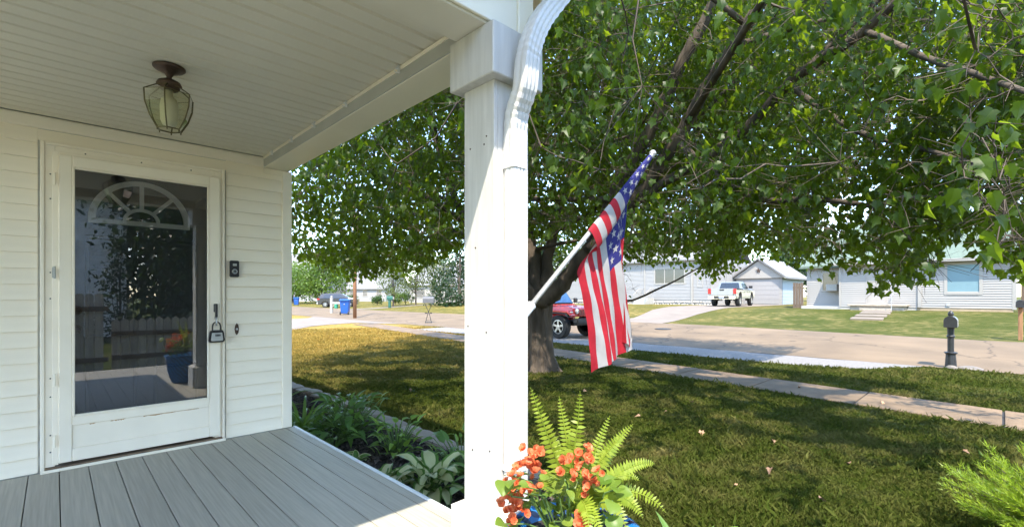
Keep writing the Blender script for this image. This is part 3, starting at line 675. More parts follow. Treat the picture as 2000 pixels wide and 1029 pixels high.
pe = [lm([G_DARK], .17, .065, .9, .3, 6, 2, .5, None, .2), lm([G_DARK], .21, .07, 1.2, .3, 6, 2, .5, None, .2), lm([G_LILY], .15, .05, .9, .3, 6, 2, .5, None, .1)]
clump('peony', 'bushy dark green peony with lance leaves in the mulch bed', 'peony', (2.22, 4.75, .08), 84, -.2, 1.2, pe, .34, True, (.05, .44))
clump('peony', 'low dark-leaved peony sprawling toward the deck edge', 'peony', (1.96, 4.55, .08), 26, -.2, .7, pe, .22, True, (.04, .2))
ph = [lm([G_LIME], .10, .035, .8, .3, 6, 2, .5, None, .2), lm([G_LIME], .13, .06, .9, .3, 6, 2, .55, None, .2), lm([G_LILY], .10, .035, .6, .3, 6, 2, .5, None, .2)]
clump('garden_phlox', 'fresh light green leafy perennial between peony and big hosta', 'plant', (2.30, 3.95, .08), 70, -.1, 1.3, ph, .2, True, (.03, .32))
clump('garden_phlox', 'light green leafy perennial behind the cream-centred hosta', 'plant', (2.45, 3.12, .08), 60, -.1, 1.2, [ph[0], ph[2], pe[0]], .26, True, (.03, .34))
clump('garden_phlox', 'sparse low perennial beside the edging blocks', 'plant', (2.5, 5.5, .08), 50, -.1, 1.2, [ph[2], pe[0]], .22, True, (.03, .25))
# lily leaves rising beyond the pot
ll = [lm([G_LIME], .30, .075, .7, .35, 9, 4, .5, None, .1), lm([G_LILY], .24, .06, .6, .35, 9, 4, .5, None, .1)]
clump('hosta', 'pointed bright green leaf clump rising beside the flower pot', 'hosta', (2.10, 1.05, .15), 15, .5, 1.15, ll, .10, True, (.08, .20))

# flower pot
POT = Vector((1.25, 1.0, .42))
def POTM():
    m, nt, n, l, b = nodes('blue_glaze')
    tc = n.new('ShaderNodeTexCoord'); w = n.new('ShaderNodeTexWave'); w.wave_type = 'BANDS'; w.bands_direction = 'DIAGONAL'
    w.inputs['Scale'].default_value = 9; w.inputs['Distortion'].default_value = 6; w.inputs['Detail'].default_value = 2
    l.new(tc.outputs['Object'], w.inputs[0]); r = n.new('ShaderNodeValToRGB'); e = r.color_ramp.elements
    e[0].position = .25; e[0].color = (.008, .016, .05, 1); e[1].position = .6; e[1].color = (.015, .13, .34, 1)
    l.new(w.outputs[0], r.inputs[0]); l.new(r.outputs[0], b.inputs['Base Color']); b.inputs['Roughness'].default_value = .12; return m
pot = thing('flower_pot', 'round glossy blue glazed flower pot on the deck by the post', 'pot', POT)
obj('pot_body', MB().lathe([(.0, .002), (.135, .002), (.15, .03), (.185, .18), (.205, .34), (.212, .395), (.228, .405), (.230, .425), (.215, .428), (.198, .415), (.19, .37), (0, .37)], 40), POTM(), pot, smooth=True).scale = (1, 1, .86)
obj('soil', MB().lathe([(0, .385), (.1, .384), (.195, .374)], 24), MULCH, pot).scale = (1, 1, .86)
def pv(px, py, d=0.): return at(px, py, 1.587+d)-POT
FERN = LM('fern_green', (.19, .27, .022), (.30, .37, .04), (.4, .46, .05), .4)
LEAFLET = (np.array([(-.15, 0, 0), (.15, 0, 0), (.20, .45, .05), (0, 1, -.06), (-.20, .45, .05)], float), np.array([(0, 1, 2), (0, 2, 4), (4, 2, 3)]))
fern = thing('fern', 'bright yellow-green fern with upright fronds growing in the blue pot', 'fern', POT)
def frond(base, tip, bow, wid, n=26):
    base, tip = Vector(base), Vector(tip); mid = (base+tip)/2+Vector(bow)
    P = []; T = []; N = []; sz = []
    pts = [(1-t)**2*base+2*t*(1-t)*mid+t*t*tip for t in [i/n for i in range(n+1)]]
    toc = (Vector((0, 0, CAMZ))-POT-mid).normalized()
    for i in range(2, n+1):
        tg = (pts[i]-pts[i-1]).normalized(); nn = (toc*.6+Vector((random.uniform(-.5, .5), random.uniform(-.5, .5), .5))); nn = (nn-tg*nn.dot(tg)).normalized(); side = tg.cross(toc).normalized()
        t = i/n; w = wid*(min(1, t/.3)**.6)*((1-t)**.62+.06)*random.uniform(.88, 1.1)
        for sg in (1, -1):
            P.append(pts[i]); T.append(side*sg+tg*.28+Vector((0, 0, -.12))); N.append(nn); sz.append(w)
    me = cloud('frond', np.array(P, float), np.array(T, float), np.array(N, float), np.array(sz), LEAFLET, rng.random(len(P)))
    o = obj('frond', me, FERN, fern)
    obj('rib', MB().tube(pts, [.0028*(1-i/n)+.0008 for i in range(n+1)], 5), FERN, o)
fb_ = pv(1115, 985, .03)
for tx, ty, d, bow, w in ((1036, 757, .0, (-.02, .01, .06), .046), (1092, 774, .06, (0, 0, .04), .040), (1133, 764, -.01, (.02, -.02, .03), .046), (1191, 812, .06, (.01, 0, .03), .036),
        (1236, 828, .02, (.02, -.02, .06), .040), (1222, 838, .09, (.02, -.02, .04), .04), (1278, 905, .03, (.03, -.03, .09), .042), (1248, 938, .02, (.03, -.03, .10), .034), (1176, 1040, -.20, (-.01, .0, .10), .055),
        (1225, 1035, -.12, (.02, -.03, .13), .055), (1150, 1050, -.22, (.02, -.04, .12), .05), (1082, 850, .1, (0, 0, .03), .04), (1255, 1010, .0, (.04, -.04, .10), .05), (1180, 880, .15, (.02, .02, .05), .04), (1060, 930, .2, (-.03, .05, .08), .045), (1300, 1000, .05, (.05, -.05, .12), .045)):
    frond(fb_+Vector((random.uniform(-.03, .03), random.uniform(-.03, .03), 0)), pv(tx, ty, d), bow, w)
bego = thing('begonia', 'coral-flowered begonia spilling over the rim of the blue pot', 'begonia', POT)
BEGL = LM('begonia_leaf', (.09, .17, .02), (.20, .27, .04), (.30, .38, .05), .35)
PET = fan([(.22, .12), (.44, .55), (.40, .85), (.16, 1.02)], .35, .5, -.25)
def flower(p, s):
    k = 7; a0 = random.random()*6; face = (Vector((0, 0, CAMZ))-POT-p).normalized()*.5+Vector((random.uniform(-.6, .6), random.uniform(-.6, .6), random.uniform(0, .8)))
    face.normalize(); e1 = face.cross(Vector((.3, .2, .9))).normalized(); e2 = face.cross(e1); T = []; N = []
    for i in range(k):
        a = a0+i*2*math.pi/5*(1 if i < 5 else 1.25)
        d = e1*math.cos(a)+e2*math.sin(a); T.append(d+face*(.45 if i < 5 else 1.3)); N.append(face-d*.4)
    me = cloud('flower', np.repeat(np.array([p], float), k, 0), np.array(T, float), np.array(N, float), np.array([s]*5+[s*.7]*(k-5)), PET, rng.random(k)*.95)
    obj('flower', me, FLOW, bego)
def fl_region(x0, x1, y0, y1, n, d0, d1, s=(.013, .021)):
    for _ in range(n): flower(pv(random.uniform(x0, x1), random.uniform(y0, y1), random.uniform(d0, d1)), random.uniform(*s))
fl_region(985, 1060, 880, 990, 16, -.06, .04); fl_region(1022, 1062, 868, 915, 15, -.05, .05); fl_region(1000, 1050, 905, 955, 15, -.08, .02); fl_region(978, 1015, 930, 1000, 20, -.08, .02)
fl_region(985, 1030, 985, 1020, 5, -.1, -.04); fl_region(1093, 1130, 893, 925, 10, -.08, 0); fl_region(1112, 1165, 880, 915, 10, -.06, .02); fl_region(1118, 1180, 915, 955, 16, -.1, .0)
fl_region(1128, 1155, 1008, 1029, 3, -.16, -.12, (.022, .03)); fl_region(1130, 1150, 868, 885, 3, -.02, .04); fl_region(1140, 1150, 965, 985, 3, -.12, -.08, (.01, .014))
rl = [lm([BEGL], .085, .085, .9, .25, 7, 4, .75, None, .1), lm([BEGL], .07, .075, .7, .2, 7, 4, .75, None, .1)]
for i in range(74):
    p = pv(random.uniform(985, 1215), random.uniform(925, 1025), random.uniform(-.14, .06)); o = obj('leaf', rl[i % 2], None, bego, loc=p); az = random.uniform(0, 6.3)
    o.rotation_euler = (Matrix.Rotation(az, 3, 'Z') @ Matrix.Rotation(random.uniform(-.6, .7), 3, 'X') @ Matrix.Rotation(random.uniform(-.5, .5), 3, 'Y')).to_euler()
    o.scale = (random.uniform(.42, .72),)*3
    if i % 2: obj('stem', MB().tube([Vector((0, 0, .38))+Vector((p.x*.4, p.y*.4, 0)), Vector((p.x*.7, p.y*.7, p.z*.9+.03)), p], .003, 5), STEM, bego)

# juniper at the corner of the walk
JUN = LM('juniper_green', (.10, .20, .010), (.34, .43, .03), (.38, .48, .035), .35)
jc = Vector((4.22, -.32, 0)); jun = thing('juniper', 'feathery yellow-green juniper bush beside the sidewalk lawn', 'juniper', jc)
NEED = (np.array([(-.07, 0, 0), (.07, 0, 0), (0, 1, 0)], float), np.array([(0, 1, 2)]))
P = []; T = []; N = []; SZ = []
for i in range(230):
    az = random.uniform(0, 2*math.pi); el = random.uniform(.0, 1.1); ln = random.uniform(.40, .68)*(1-.18*el)
    d = Vector((math.cos(az)*math.cos(el), math.sin(az)*math.cos(el), math.sin(el)*.8+.1)); b = Vector((0, 0, .12)); tip = b+d*ln+Vector((0, 0, .10-.1*random.random()))
    if i < 60: obj('branch', MB().tube([b, b.lerp(tip, .5)+Vector((0, 0, .03)), tip], [.008, .005, .002], 5), BARK, jun)
    for t in np.linspace(.35, 1.0, 15):
        c = b.lerp(tip, t)
        for k in range(5):
            sd_ = (d*1.0+Vector((random.uniform(-1, 1), random.uniform(-1, 1), random.uniform(-.5, .9)))*.75).normalized(); l_ = random.uniform(.04, .085)*(1.2-.5*t)
            for q in range(4): P.append(c+sd_*l_*q*.28); T.append(sd_+Vector((random.uniform(-.6, .6), random.uniform(-.6, .6), random.uniform(-.4, .6)))); N.append((random.uniform(-1, 1), random.uniform(-1, 1), 1)); SZ.append(random.uniform(.020, .038))
tag(obj('foliage', cloud('foliage', np.array(P, float), np.array(T, float), np.array(N, float), np.array(SZ), NEED, rng.random(len(P))), JUN, jun), kind='stuff')
# ------------------------------------------------------------------ the big maple
LEAFM = LM('maple_leaf', (.013, .036, .003), (.052, .094, .008), (.29, .40, .016), .48, .42, .3)
tb = ground(1050, 722); tree = thing('maple_tree', 'large spreading maple shading the front lawn behind the flag', 'tree', tb)
limbs = []; skel = []
def rel(p): return Vector(p)-tb
def limb(name, pts, n=6, sides=10, wig=.05):
    P3 = smoothpath([at(x, y, d) for x, y, d, r in pts], n); rr = []
    rs_ = [q[3]*.70 for q in pts]
    for i in range(len(P3)): t = i/(len(P3)-1)*(len(rs_)-1); k = min(int(t), len(rs_)-2); rr.append(rs_[k]+(rs_[k+1]-rs_[k])*(t-k))
    P3 = [p+Vector((random.uniform(-wig, wig), random.uniform(-wig, wig), random.uniform(-wig, wig)))*min(1, r*5) if 0 < i < len(P3)-1 else p for i, (p, r) in enumerate(zip(P3, rr))]
    obj(name, MB().tube([rel(p) for p in P3], rr, sides), BARK, tree, smooth=True)
    for i in range(len(P3)-1):
        for t in (0, .5): skel.append((P3[i].lerp(P3[i+1], t), rr[i]))
    return P3
# trunk with flared roots
from mathutils import noise as mnoise
mb = MB(); zs = np.concatenate([np.linspace(0, .5, 10), np.linspace(.56, 1.75, 20)]); vs = []; n = 72
for z in zs:
    r = float(np.interp(z, [0, .12, .35, .8, 1.2, 1.55, 1.75], [.52, .42, .35, .31, .305, .34, .33]))
    for j in range(n):
        w = 2*math.pi*j/n; cx, cy = math.cos(w), math.sin(w)
        k = r*(1+(.17*math.sin(5*w+1)+.08*math.sin(9*w))*max(0, 1-z/.9)+.03*math.sin(7*w+z*2))
        k += .030*mnoise.noise(Vector((cx*5.5, cy*5.5, z*1.2)))+.020*(abs(mnoise.noise(Vector((cx*11, cy*11, z*2.0))))-.25)+random.uniform(-.003, .003)
        vs.append((k*cx-.02*z, k*cy, z-.05))
mb.add(vs, [(i*n+j, i*n+(j+1) % n, (i+1)*n+(j+1) % n, (i+1)*n+j) for i in range(len(zs)-1) for j in range(n)]+[tuple(range((len(zs)-1)*n, len(zs)*n))])
obj('trunk', mb, BARK, tree)
limb('limb', [(1056, 590, 9.75, .28), (1108, 545, 9.4, .22), (1160, 470, 8.9, .20), (1210, 365, 8.3, .18), (1275, 245, 7.7, .15), (1335, 120, 7.2, .125), (1395, 0, 6.9, .105), (1470, -190, 6.5, .06)])
limb('limb', [(1150, 490, 8.95, .20), (1235, 400, 8.2, .17), (1320, 275, 7.4, .145), (1395, 145, 6.8, .125), (1480, 15, 6.2, .11), (1600, -170, 5.6, .06)])
limb('limb', [(1240, 395, 8.15, .12), (1340, 330, 7.5, .11), (1440, 265, 6.9, .105), (1550, 155, 6.2, .095), (1690, 60, 5.4, .075), (1860, -90, 4.6, .04)])
limb('limb', [(1050, 590, 9.85, .26), (1040, 500, 10.1, .23), (1010, 380, 10.3, .19), (975, 250, 10.5, .16), (930, 80, 10.4, .12), (880, -120, 10, .07)])
limb('limb', [(1035, 520, 10.1, .17), (960, 450, 10.6, .15), (900, 410, 11, .13), (870, 330, 11.0, .11), (835, 220, 10.8, .09), (800, 90, 10.4, .05)])
limb('limb', [(1045, 540, 10.0, .16), (940, 480, 11, .12), (840, 430, 12, .09), (740, 400, 13, .065), (650, 395, 13.6, .03)])
limb('limb', [(1062, 560, 9.9, .2), (1085, 430, 10.2, .15), (1130, 290, 10.4, .12), (1165, 170, 10.4, .10), (1190, -20, 10.2, .06)])
limb('limb', [(1150, 500, 9.0, .05), (1210, 585, 8.9, .032), (1290, 562, 8.6, .025), (1370, 520, 8.3, .014)], wig=.02)
limb('limb', [(1320, 275, 7.4, .08), (1460, 380, 6.3, .06), (1600, 390, 5.3, .045), (1720, 410, 4.6, .03), (1780, 470, 4.3, .015)], wig=.03)
limb('limb', [(1690, 60, 5.4, .05), (1800, 110, 4.4, .04), (1920, 150, 3.4, .03), (2060, 200, 2.7, .018)], wig=.03)
limb('limb', [(1540, 165, 6.2, .06), (1660, 250, 5.2, .045), (1800, 290, 4.2, .03), (1930, 330, 3.2, .016)], wig=.03)
for _ in range(46):                                      # second-order branches out into the crown
    b, r = random.choice([q for q in skel if q[1] > .05]); c0 = Vector((5.6, 5.2, 6.0))
    tip = Vector((random.gauss(0, 1), random.gauss(0, 1), random.gauss(0, .8))).normalized()
    tip = c0+Vector((tip.x*6.2, tip.y*8, tip.z*4))*random.uniform(.7, 1)
    if tip.z < 2.6 or (tip-b).length > 6.5 or (tip.x < 2.5 and tip.z < 4.2): continue
    m_ = (b+tip)/2+Vector((random.uniform(-.4, .4), random.uniform(-.4, .4), random.uniform(0, .5))); r0 = min(.05, r*.5)
    P3 = smoothpath([b, m_, tip], 6); obj('branch', MB().tube([rel(p) for p in P3], [r0*(1-i/len(P3))+.006 for i in range(len(P3))], 6), BARK, tree, smooth=True)
    for p in P3[3:]: skel.append((p, .02))
# leaf clusters
LOWX = [430, 568, 620, 660, 700, 745, 800, 860, 905, 960, 1030, 1090, 1140, 1200, 1250, 1300, 1350, 1400, 1440, 1470, 1520, 1560, 1600, 1640, 1675, 1700, 1740, 1765, 1790, 1820, 1845, 1880, 1930, 2000, 2300]
LOWY = [505, 500, 530, 545, 552, 548, 540, 512, 485, 480, 470, 470, 480, 500, 515, 525, 540, 555, 528, 512, 508, 530, 550, 545, 530, 580, 600, 560, 555, 570, 480, 470, 530, 560, 600]
SD = np.array(SUNDIR)
def shadow_at(P, z): return P[:, :2]+SD[:2]*((P[:, 2:3]-z)/-SD[2])
def keep(P, rad, m=.0):
    px, py, d = proj(P); ok = np.ones(len(P), bool); front = d > .3
    low = np.interp(px, LOWX, LOWY)+np.where((px > 1000) & (px < 1240) & (d > 10.6), 75, 0); pr = rad*926/np.maximum(d, .3)
    ok &= ~(front & (py+pr*.75 > low) & (px > 300) & (px < 2350))
    ok &= ~(~front & (P[:, 2] < 3.4)); ok &= P[:, 2] > 1.4; ok &= ~(front & (d < 1.9)); ok &= np.hypot(P[:, 0], P[:, 1]) > 2.2
    ok &= ~((P[:, 0] < 2.15) & (P[:, 1] > .6) & (P[:, 2] < 4.9)); ok &= ~((P[:, 0] < 2.15) & (P[:, 2] < 3.6))
    h = shadow_at(P, .42)                                 # the porch corner, post and pot stand in the open sun
    ok &= ~((h[:, 0] > -1.5-m) & (h[:, 0] < 2.85+m) & (h[:, 1] > -2.6-m) & (h[:, 1] < 2.75+m))
    ok &= ~((h[:, 0] > 3.55-m) & (h[:, 0] < 4.9+m) & (h[:, 1] > -.9-m) & (h[:, 1] < .5+m))
    # keep the open gap of lawn sunny to the left
    g = shadow_at(P, 0.)
    ok &= ~((g[:, 1] > 12.2+.75*(g[:, 0]-5)))
    ok &= ~((g[:, 0] > 10.6+.12*g[:, 1]) & (g[:, 1] < 4))
    return ok
Cn = np.array([5.6, 5.0, 6.0]); Rr = np.array([7.4, 9.6, 4.9])
q = nrm(rng.normal(size=(5200, 3)))*(rng.random((5200, 1))**.42); cl = Cn+q*Rr
cl = cl[keep(cl, .35, .15)]
dcl = proj(cl)[2]; far = cl[rng.random(len(cl)) < np.where(dcl > 8.5, .85, .5)]
# more where the crown shows from the porch: under the outer shell, at true depths inside the same crown
tries = 12000; pxs = rng.uniform(540, 2080, tries); pys = rng.uniform(-30, 600, tries); dd = rng.uniform(6.0, 14, tries)-np.clip((pxs-1350)/220, 0, 3.0)
E = np.stack([np.array(at(a, b, c)) for a, b, c in zip(pxs, pys, dd)]); inn = np.sum(((E-Cn)/(Rr*1.08))**2, 1) < 1
E = E[inn]; E = E[keep(E, .28, .12)]; E = E[rng.permutation(len(E))[:2300]]
# sprays that hang close on the right
near = []
for x0, x1, y0, y1, d0, d1, k in ((1900, 2010, 330, 520, 2.1, 2.7, 11), (1820, 2010, 0, 60, 2.4, 3.2, 10), (1880, 2020, 90, 330, 2.3, 3.2, 14), (1500, 1760, -20, 40, 3.0, 4.0, 8), (1680, 1790, 430, 560, 4.0, 4.8, 12), (1880, 1990, 480, 545, 2.1, 2.6, 5), (1560, 1660, 440, 530, 4.4, 5.4, 10), (1250, 1350, 380, 500, 6.0, 7.2, 10), (1740, 1890, 360, 470, 3.2, 4.2, 12), (1640, 1850, 150, 350, 3.4, 4.6, 18)):
    for _ in range(k): near.append(np.array(at(random.uniform(x0, x1), random.uniform(y0, y1), random.uniform(d0, d1))))
near = np.array(near); near = near[keep(near, .12, .05)]
VL = [[(1110, 560, 9.4), (1160, 480, 8.9), (1210, 365, 8.3), (1275, 245, 7.7), (1335, 120, 7.2), (1395, 0, 6.9)], [(1235, 400, 8.2), (1320, 275, 7.4), (1395, 145, 6.8), (1480, 15, 6.2)], [(1440, 265, 6.9), (1550, 155, 6.2), (1690, 60, 5.4)], [(1058, 590, 9.85), (1045, 510, 10)], [(900, 410, 11), (870, 330, 11), (835, 220, 10.8)]]
def clear_limbs(P, rad, prob):                            # foliage grows thin along the inside of the big limbs
    px, py, d = proj(P); out = np.zeros(len(P), bool)
    for pl in VL:
        for (x0, y0, d0), (x1, y1, d1) in zip(pl, pl[1:]):
            t = np.clip(((px-x0)*(x1-x0)+(py-y0)*(y1-y0))/((x1-x0)**2+(y1-y0)**2), 0, 1)
            out |= (np.hypot(px-x0-t*(x1-x0), py-y0-t*(y1-y0)) < 14+rad*926/np.maximum(d, 1)) & (d < d0+(d1-d0)*t) & (d > 1)
    return ~(out & (rng.random(len(P)) < prob))
far = far[clear_limbs(far, .2, .55)]; E = E[clear_limbs(E, .17, .55)]
clusters = np.concatenate([far, E, near]); crad = np.concatenate([np.full(len(far), .36), np.full(len(E), .30), np.full(len(near), .17)])
cnt = np.concatenate([np.full(len(far), 42), np.full(len(E), 49), np.full(len(near), 17)]).astype(int)
SK = np.array([p for p, r in skel]); TW = MB(); LP = []; LT = []; LN = []; LS = []
twv = []; twf = []
def twig(a, b, r0, r1):                                   # three-sided twig
    d = b-a; L_ = np.linalg.norm(d)
    if L_ < .02: return
    d = d/L_; u = np.cross(d, [.3, .2, .93]); u /= np.linalg.norm(u)+1e-9; v = np.cross(d, u); o = len(twv)
    for p, r in ((a, r0), (b, r1)):
        for k in range(3): w = 2.094*k; twv.append(p+(u*math.cos(w)+v*math.sin(w))*r)
    for k in range(3): twf.append((o+k, o+(k+1) % 3, o+3+(k+1) % 3, o+3+k))
d0_ = np.array([np.min(np.sum((SK-c)**2, 1)) for c in clusters]); order = np.argsort(d0_)
SKA = np.zeros((len(SK)+len(clusters)*4, 3)); SKA[:len(SK)] = SK; ns_ = len(SK)
for i in order:                                           # each spray grows from the nearest wood already there
    c, rad, n = clusters[i], crad[i], cnt[i]
    D2 = np.sum((SKA[:ns_]-c)**2, 1); k = np.argmin(D2); b = SKA[k].copy(); dist = math.sqrt(D2[k]); out = nrm((c-Cn)/Rr)*.6+nrm(c-b)*.6+np.array([0, 0, -.35]); out = nrm(out)
    j1 = b+(c-b)*.35+rng.normal(0, .07, 3)*min(dist, 1)+[0, 0, .05*dist]; j2 = b+(c-b)*.7+rng.normal(0, .07, 3)*min(dist, 1)+[0, 0, .05*dist]
    r0 = .0035+.0055*min(dist, 2); twig(b, j1, r0, r0*.8); twig(j1, j2, r0*.8, r0*.6); twig(j2, c, r0*.6, .003)
    for e in (j1, j2, c): SKA[ns_] = e; ns_ += 1
    pos = c+rng.normal(0, 1, (n, 3))*rad*[.62, .62, .5]
    for e in pos[::6]: twig(c, e, .0028, .0014)
    LP.append(pos); h = rng.normal(0, 1, (n, 3))*[1, 1, .35]+out*.7+[0, 0, -1.1]; LT.append(nrm(h))
    LN.append(nrm(rng.normal(0, .55, (n, 3))+[0, 0, 1]+out*.45)); LS.append(rng.uniform(.058, .102, n)*(1.1 if rad < .2 else 1.06))
LP = np.concatenate(LP); LT = np.concatenate(LT); LN = np.concatenate(LN); LS = np.concatenate(LS)
ok = keep(LP, .05); LP, LT, LN, LS = LP[ok], LT[ok], LN[ok], LS[ok]; ok = np.ones(len(LP), bool); g_ = shadow_at(LP, 0.)
for _ in range(270):                                      # chance gaps that let coins of sun through to the lawn
    c_ = (rng.uniform(2.9, 11.5), rng.uniform(-1, 15)); ok &= ~(((g_[:, 0]-c_[0])/rng.uniform(.12, .42))**2+((g_[:, 1]-c_[1])/rng.uniform(.12, .42))**2 < 1)
LP, LT, LN, LS = LP[ok], LT[ok], LN[ok], LS[ok]; ok = clear_limbs(LP, .05, .35); LP, LT, LN, LS = LP[ok], LT[ok], LN[ok], LS[ok]; lr = rng.random(len(LP))
tag(obj('twigs', npmesh('twigs', np.array(twv)-np.array(tb), np.array(twf)), BARK, tree), kind='stuff')
px, py, d = proj(LP); vis = (d > .5) & (px > 0) & (px < 2000) & (py > 0) & (py < 620); order = np.argsort(np.where(vis, d/LS, 1e9))[:300]
single = np.zeros(len(LP), bool); single[order] = True
rest = ~single
fine_ = (d > .5) & (d < 8.6) & (px > -60) & (px < 2060) & (py > -60)
for sel, tm in ((rest & fine_, MAPLE2), (rest & ~fine_, MAPLE3)):
    tag(obj('foliage', cloud('foliage', LP[sel]-np.array(tb), LT[sel], LN[sel], LS[sel], tm, lr[sel]), LEAFM, tree), kind='stuff')
lme = npmesh('leaf', MAPLE[0], MAPLE[1]); lme.materials.append(LEAFM)
T_, N_, B_ = frames(LT[single], LN[single])
for p, t, n_, b, s in zip(LP[single]-np.array(tb), T_, N_, B_, LS[single]):
    o = obj('leaf', lme, LEAFM, tree, loc=p); m_ = Matrix((b, t, n_)).transposed(); o.rotation_euler = m_.to_euler(); o.scale = (s, s, s)
print('maple leaves', len(LP), 'clusters', len(clusters))
# ------------------------------------------------------------------ houses across the street
WGL = M('window_glass_dark', (.03, .035, .04), .08, .2, 2, spec=.8); WBLUE = M('window_blind_blue', (.17, .27, .30), .35, .06, 1, spec=.6)
GROOF = M('green_shingles', (.12, .155, .12), .95, .2, 8, .6, 20, stretch=(1, 1, 4)); GREYR = M('grey_shingle_roof', (.20, .195, .19), .95, .2, 8, .6, 20)
FOUND = M('tan_foundation', (.36, .27, .17), .9, .15, 3); STONE = M('field_stone', (.20, .18, .16), .85, .4, 5); WOODF = M('weathered_fence', (.13, .09, .06), .85, .25, 3, .4, 30, stretch=(6, 6, .6), objvar=.12)
GARD = M('garage_door_white', (.32, .305, .295), .5, .03); PALEB = M('pale_blue_siding', (.31, .35, .37), .5, .03)
def siding_x(x, y0, y1, z0, z1, lapz=.125, holes=(), out=-1):
    """lap siding on a wall facing -x, with openings left out"""
    mb = MB(); z = z0
    while z < z1-.01:
        h = min(lapz, z1-z); segs = [(y0, y1)]
        for a, b, c, d in holes:
            if c < z+h*.5 < d:
                ns = []
                for s0, s1 in segs:
                    if b <= s0 or a >= s1: ns.append((s0, s1)); continue
                    if a > s0: ns.append((s0, a))
                    if b < s1: ns.append((b, s1))
                segs = ns
        for s0, s1 in segs:
            mb.add([(x+out*.042, s0, z), (x+out*.042, s1, z), (x+out*.004, s1, z+h), (x+out*.004, s0, z+h), (x, s0, z), (x, s1, z)], [(0, 1, 2, 3), (0, 4, 5, 1)])
        z += h
    return mb
def siding_y(y, x0, x1, z0, z1, lapz=.125, out=-1):
    mb = MB(); z = z0
    while z < z1-.01:
        h = min(lapz, z1-z); mb.add([(x0, y+out*.042, z), (x1, y+out*.042, z), (x1, y+out*.004, z+h), (x0, y+out*.004, z+h), (x0, y, z), (x1, y, z)], [(0, 1, 2, 3), (0, 4, 5, 1)]); z += h
    return mb
def window_x(par, x, y0, y1, z0, z1, glass, fw=.1, mull=0, name='window'):
    w = obj(name, MB().box(x-.05, x-.001, y0-fw, y0, z0-fw, z1+fw).box(x-.05, x-.001, y1, y1+fw, z0-fw, z1+fw).box(x-.05, x-.001, y0+.0005, y1-.0005, z1, z1+fw).box(x-.06, x-.001, y0+.0005, y1-.0005, z0-fw, z0), FARW, par)
    obj('pane', MB().box(x-.012, x-.002, y0, y1, z0, z1), glass, w)
    for i in range(mull):
        yy = y0+(y1-y0)*(i+1)/(mull+1); obj('mullion', MB().box(x-.035, x-.013, yy-.04, yy+.04, z0, z1), FARW, w)
    return w
def gable_roof(x0, x1, y0, y1, ze, zr, ov=.35, th=.14):
    xm = (x0+x1)/2; a, b = y0-ov, y1+ov; k = (zr-ze)/(xm-x0); e = ov
    pts = [(x0-e, ze-k*e), (xm, zr), (x1+e, ze-k*e), (x1+e, ze-k*e+th), (xm, zr+th*1.1), (x0-e, ze-k*e+th)]
    return MB().prism(pts, 'y', a, b)
# white house with green roof
wh = thing('bungalow', 'white sided bungalow with green shingle roof and wide pale-blue picture window', 'house', (34, 0, 0)); ox = Vector((34, 0, 0))
def put(name, mb, mat, par, o=ox, **k):
    mb.v = [tuple(Vector(v)-o) for v in mb.v]; return obj(name, mb, mat, par, **k)
Z0, ZE = .92, 3.52
put('siding', siding_x(34, -.35, 6.85, Z0, ZE, .125, [(.86, 2.06, 1.74, 3.18), (4.55, 5.55, Z0, 3.1)]), FARW, wh, fix=False)
put('siding', siding_x(35.3, 6.85, 8.9, Z0, ZE-.1, .125, [(7.2, 8.0, 1.9, 3.0)]), FARW, wh, fix=False)
put('wall_core', MB().box(34.0, 43, -.34, 6.84, .3, ZE).box(35.3, 43, 6.845, 8.89, .3, ZE), FARW, wh)
put('end_wall', siding_y(-.35, 34, 43, Z0, ZE), FARW, wh, fix=False)
put('corner_board', MB().box(33.96, 34.1, -.45, -.3, Z0-.05, ZE), FARW, wh); put('corner_board', MB().box(33.955, 34.02, 6.78, 6.87, Z0-.05, ZE), FARW, wh)
put('drain_pipe', MB().box(33.9, 33.975, 3.1, 3.25, Z0, ZE), FARW, wh)
put('foundation', MB().box(33.985, 43, -.33, 3.3, .3, Z0-.001), FOUND, wh); put('foundation', MB().box(33.985, 43, 3.301, 8.88, .3, Z0-.001), M('grey_foundation', (.4, .38, .34), .9), wh)
put('roof', gable_roof(34, 43, -.35, 6.85, ZE+.05, 6.3), GROOF, wh); put('roof', gable_roof(35.3, 41.7, 6.9, 8.95, ZE-.02, 5.4), GROOF, wh)
put('eave_gutter', MB().box(33.55, 33.68, -.7, 7.1, ZE-.17, ZE-.02).box(33.68, 34.0, -.7, 7.1, ZE-.06, ZE-.02), FARW, wh)
put('gable_siding', MB().prism([(34, ZE), (43, ZE), (38.5, 6.28)], 'y', -.345, -.33), FARW, wh)
def wput(par, o, f, *a, **k):
    w = f(par, *a, **k)
    for q in [w]+list(w.children): q.data.transform(Matrix.Translation(-o))
    return w
wput(wh, ox, window_x, 34, .86, 2.06, 1.74, 3.18, WBLUE, .13)
wput(wh, ox, window_x, 35.3, 7.2, 8.0, 1.9, 3.0, WGL, .1)
put('front_door', MB().box(33.96, 33.99, 4.55, 5.55, 1.0, 3.08).box(33.94, 33.96, 4.65, 5.45, 2.0, 2.95).box(33.94, 33.96, 4.65, 5.45, 1.1, 1.85), FARW, wh)
put('vent', MB().box(33.92, 33.99, 1.95, 2.1, 1.02, 1.14), GREYP, wh)
ac = thing('air_conditioner', 'white window air conditioner in the recessed bay of the bungalow', 'air conditioner', (35.1, 7.45, 1.85))
obj('case', MB().box(-.25, .2, -.3, .3, 0, .42), FARW, ac, bevel=.02)
for i in range(6): obj('grille_slat', MB().box(-.262, -.251, -.24, .24, .07+.05*i, .095+.05*i), GREYP, ac)
st = thing('stoop', 'concrete stoop and steps below the bungalow door', 'steps', (33.2, 4.9, 0))
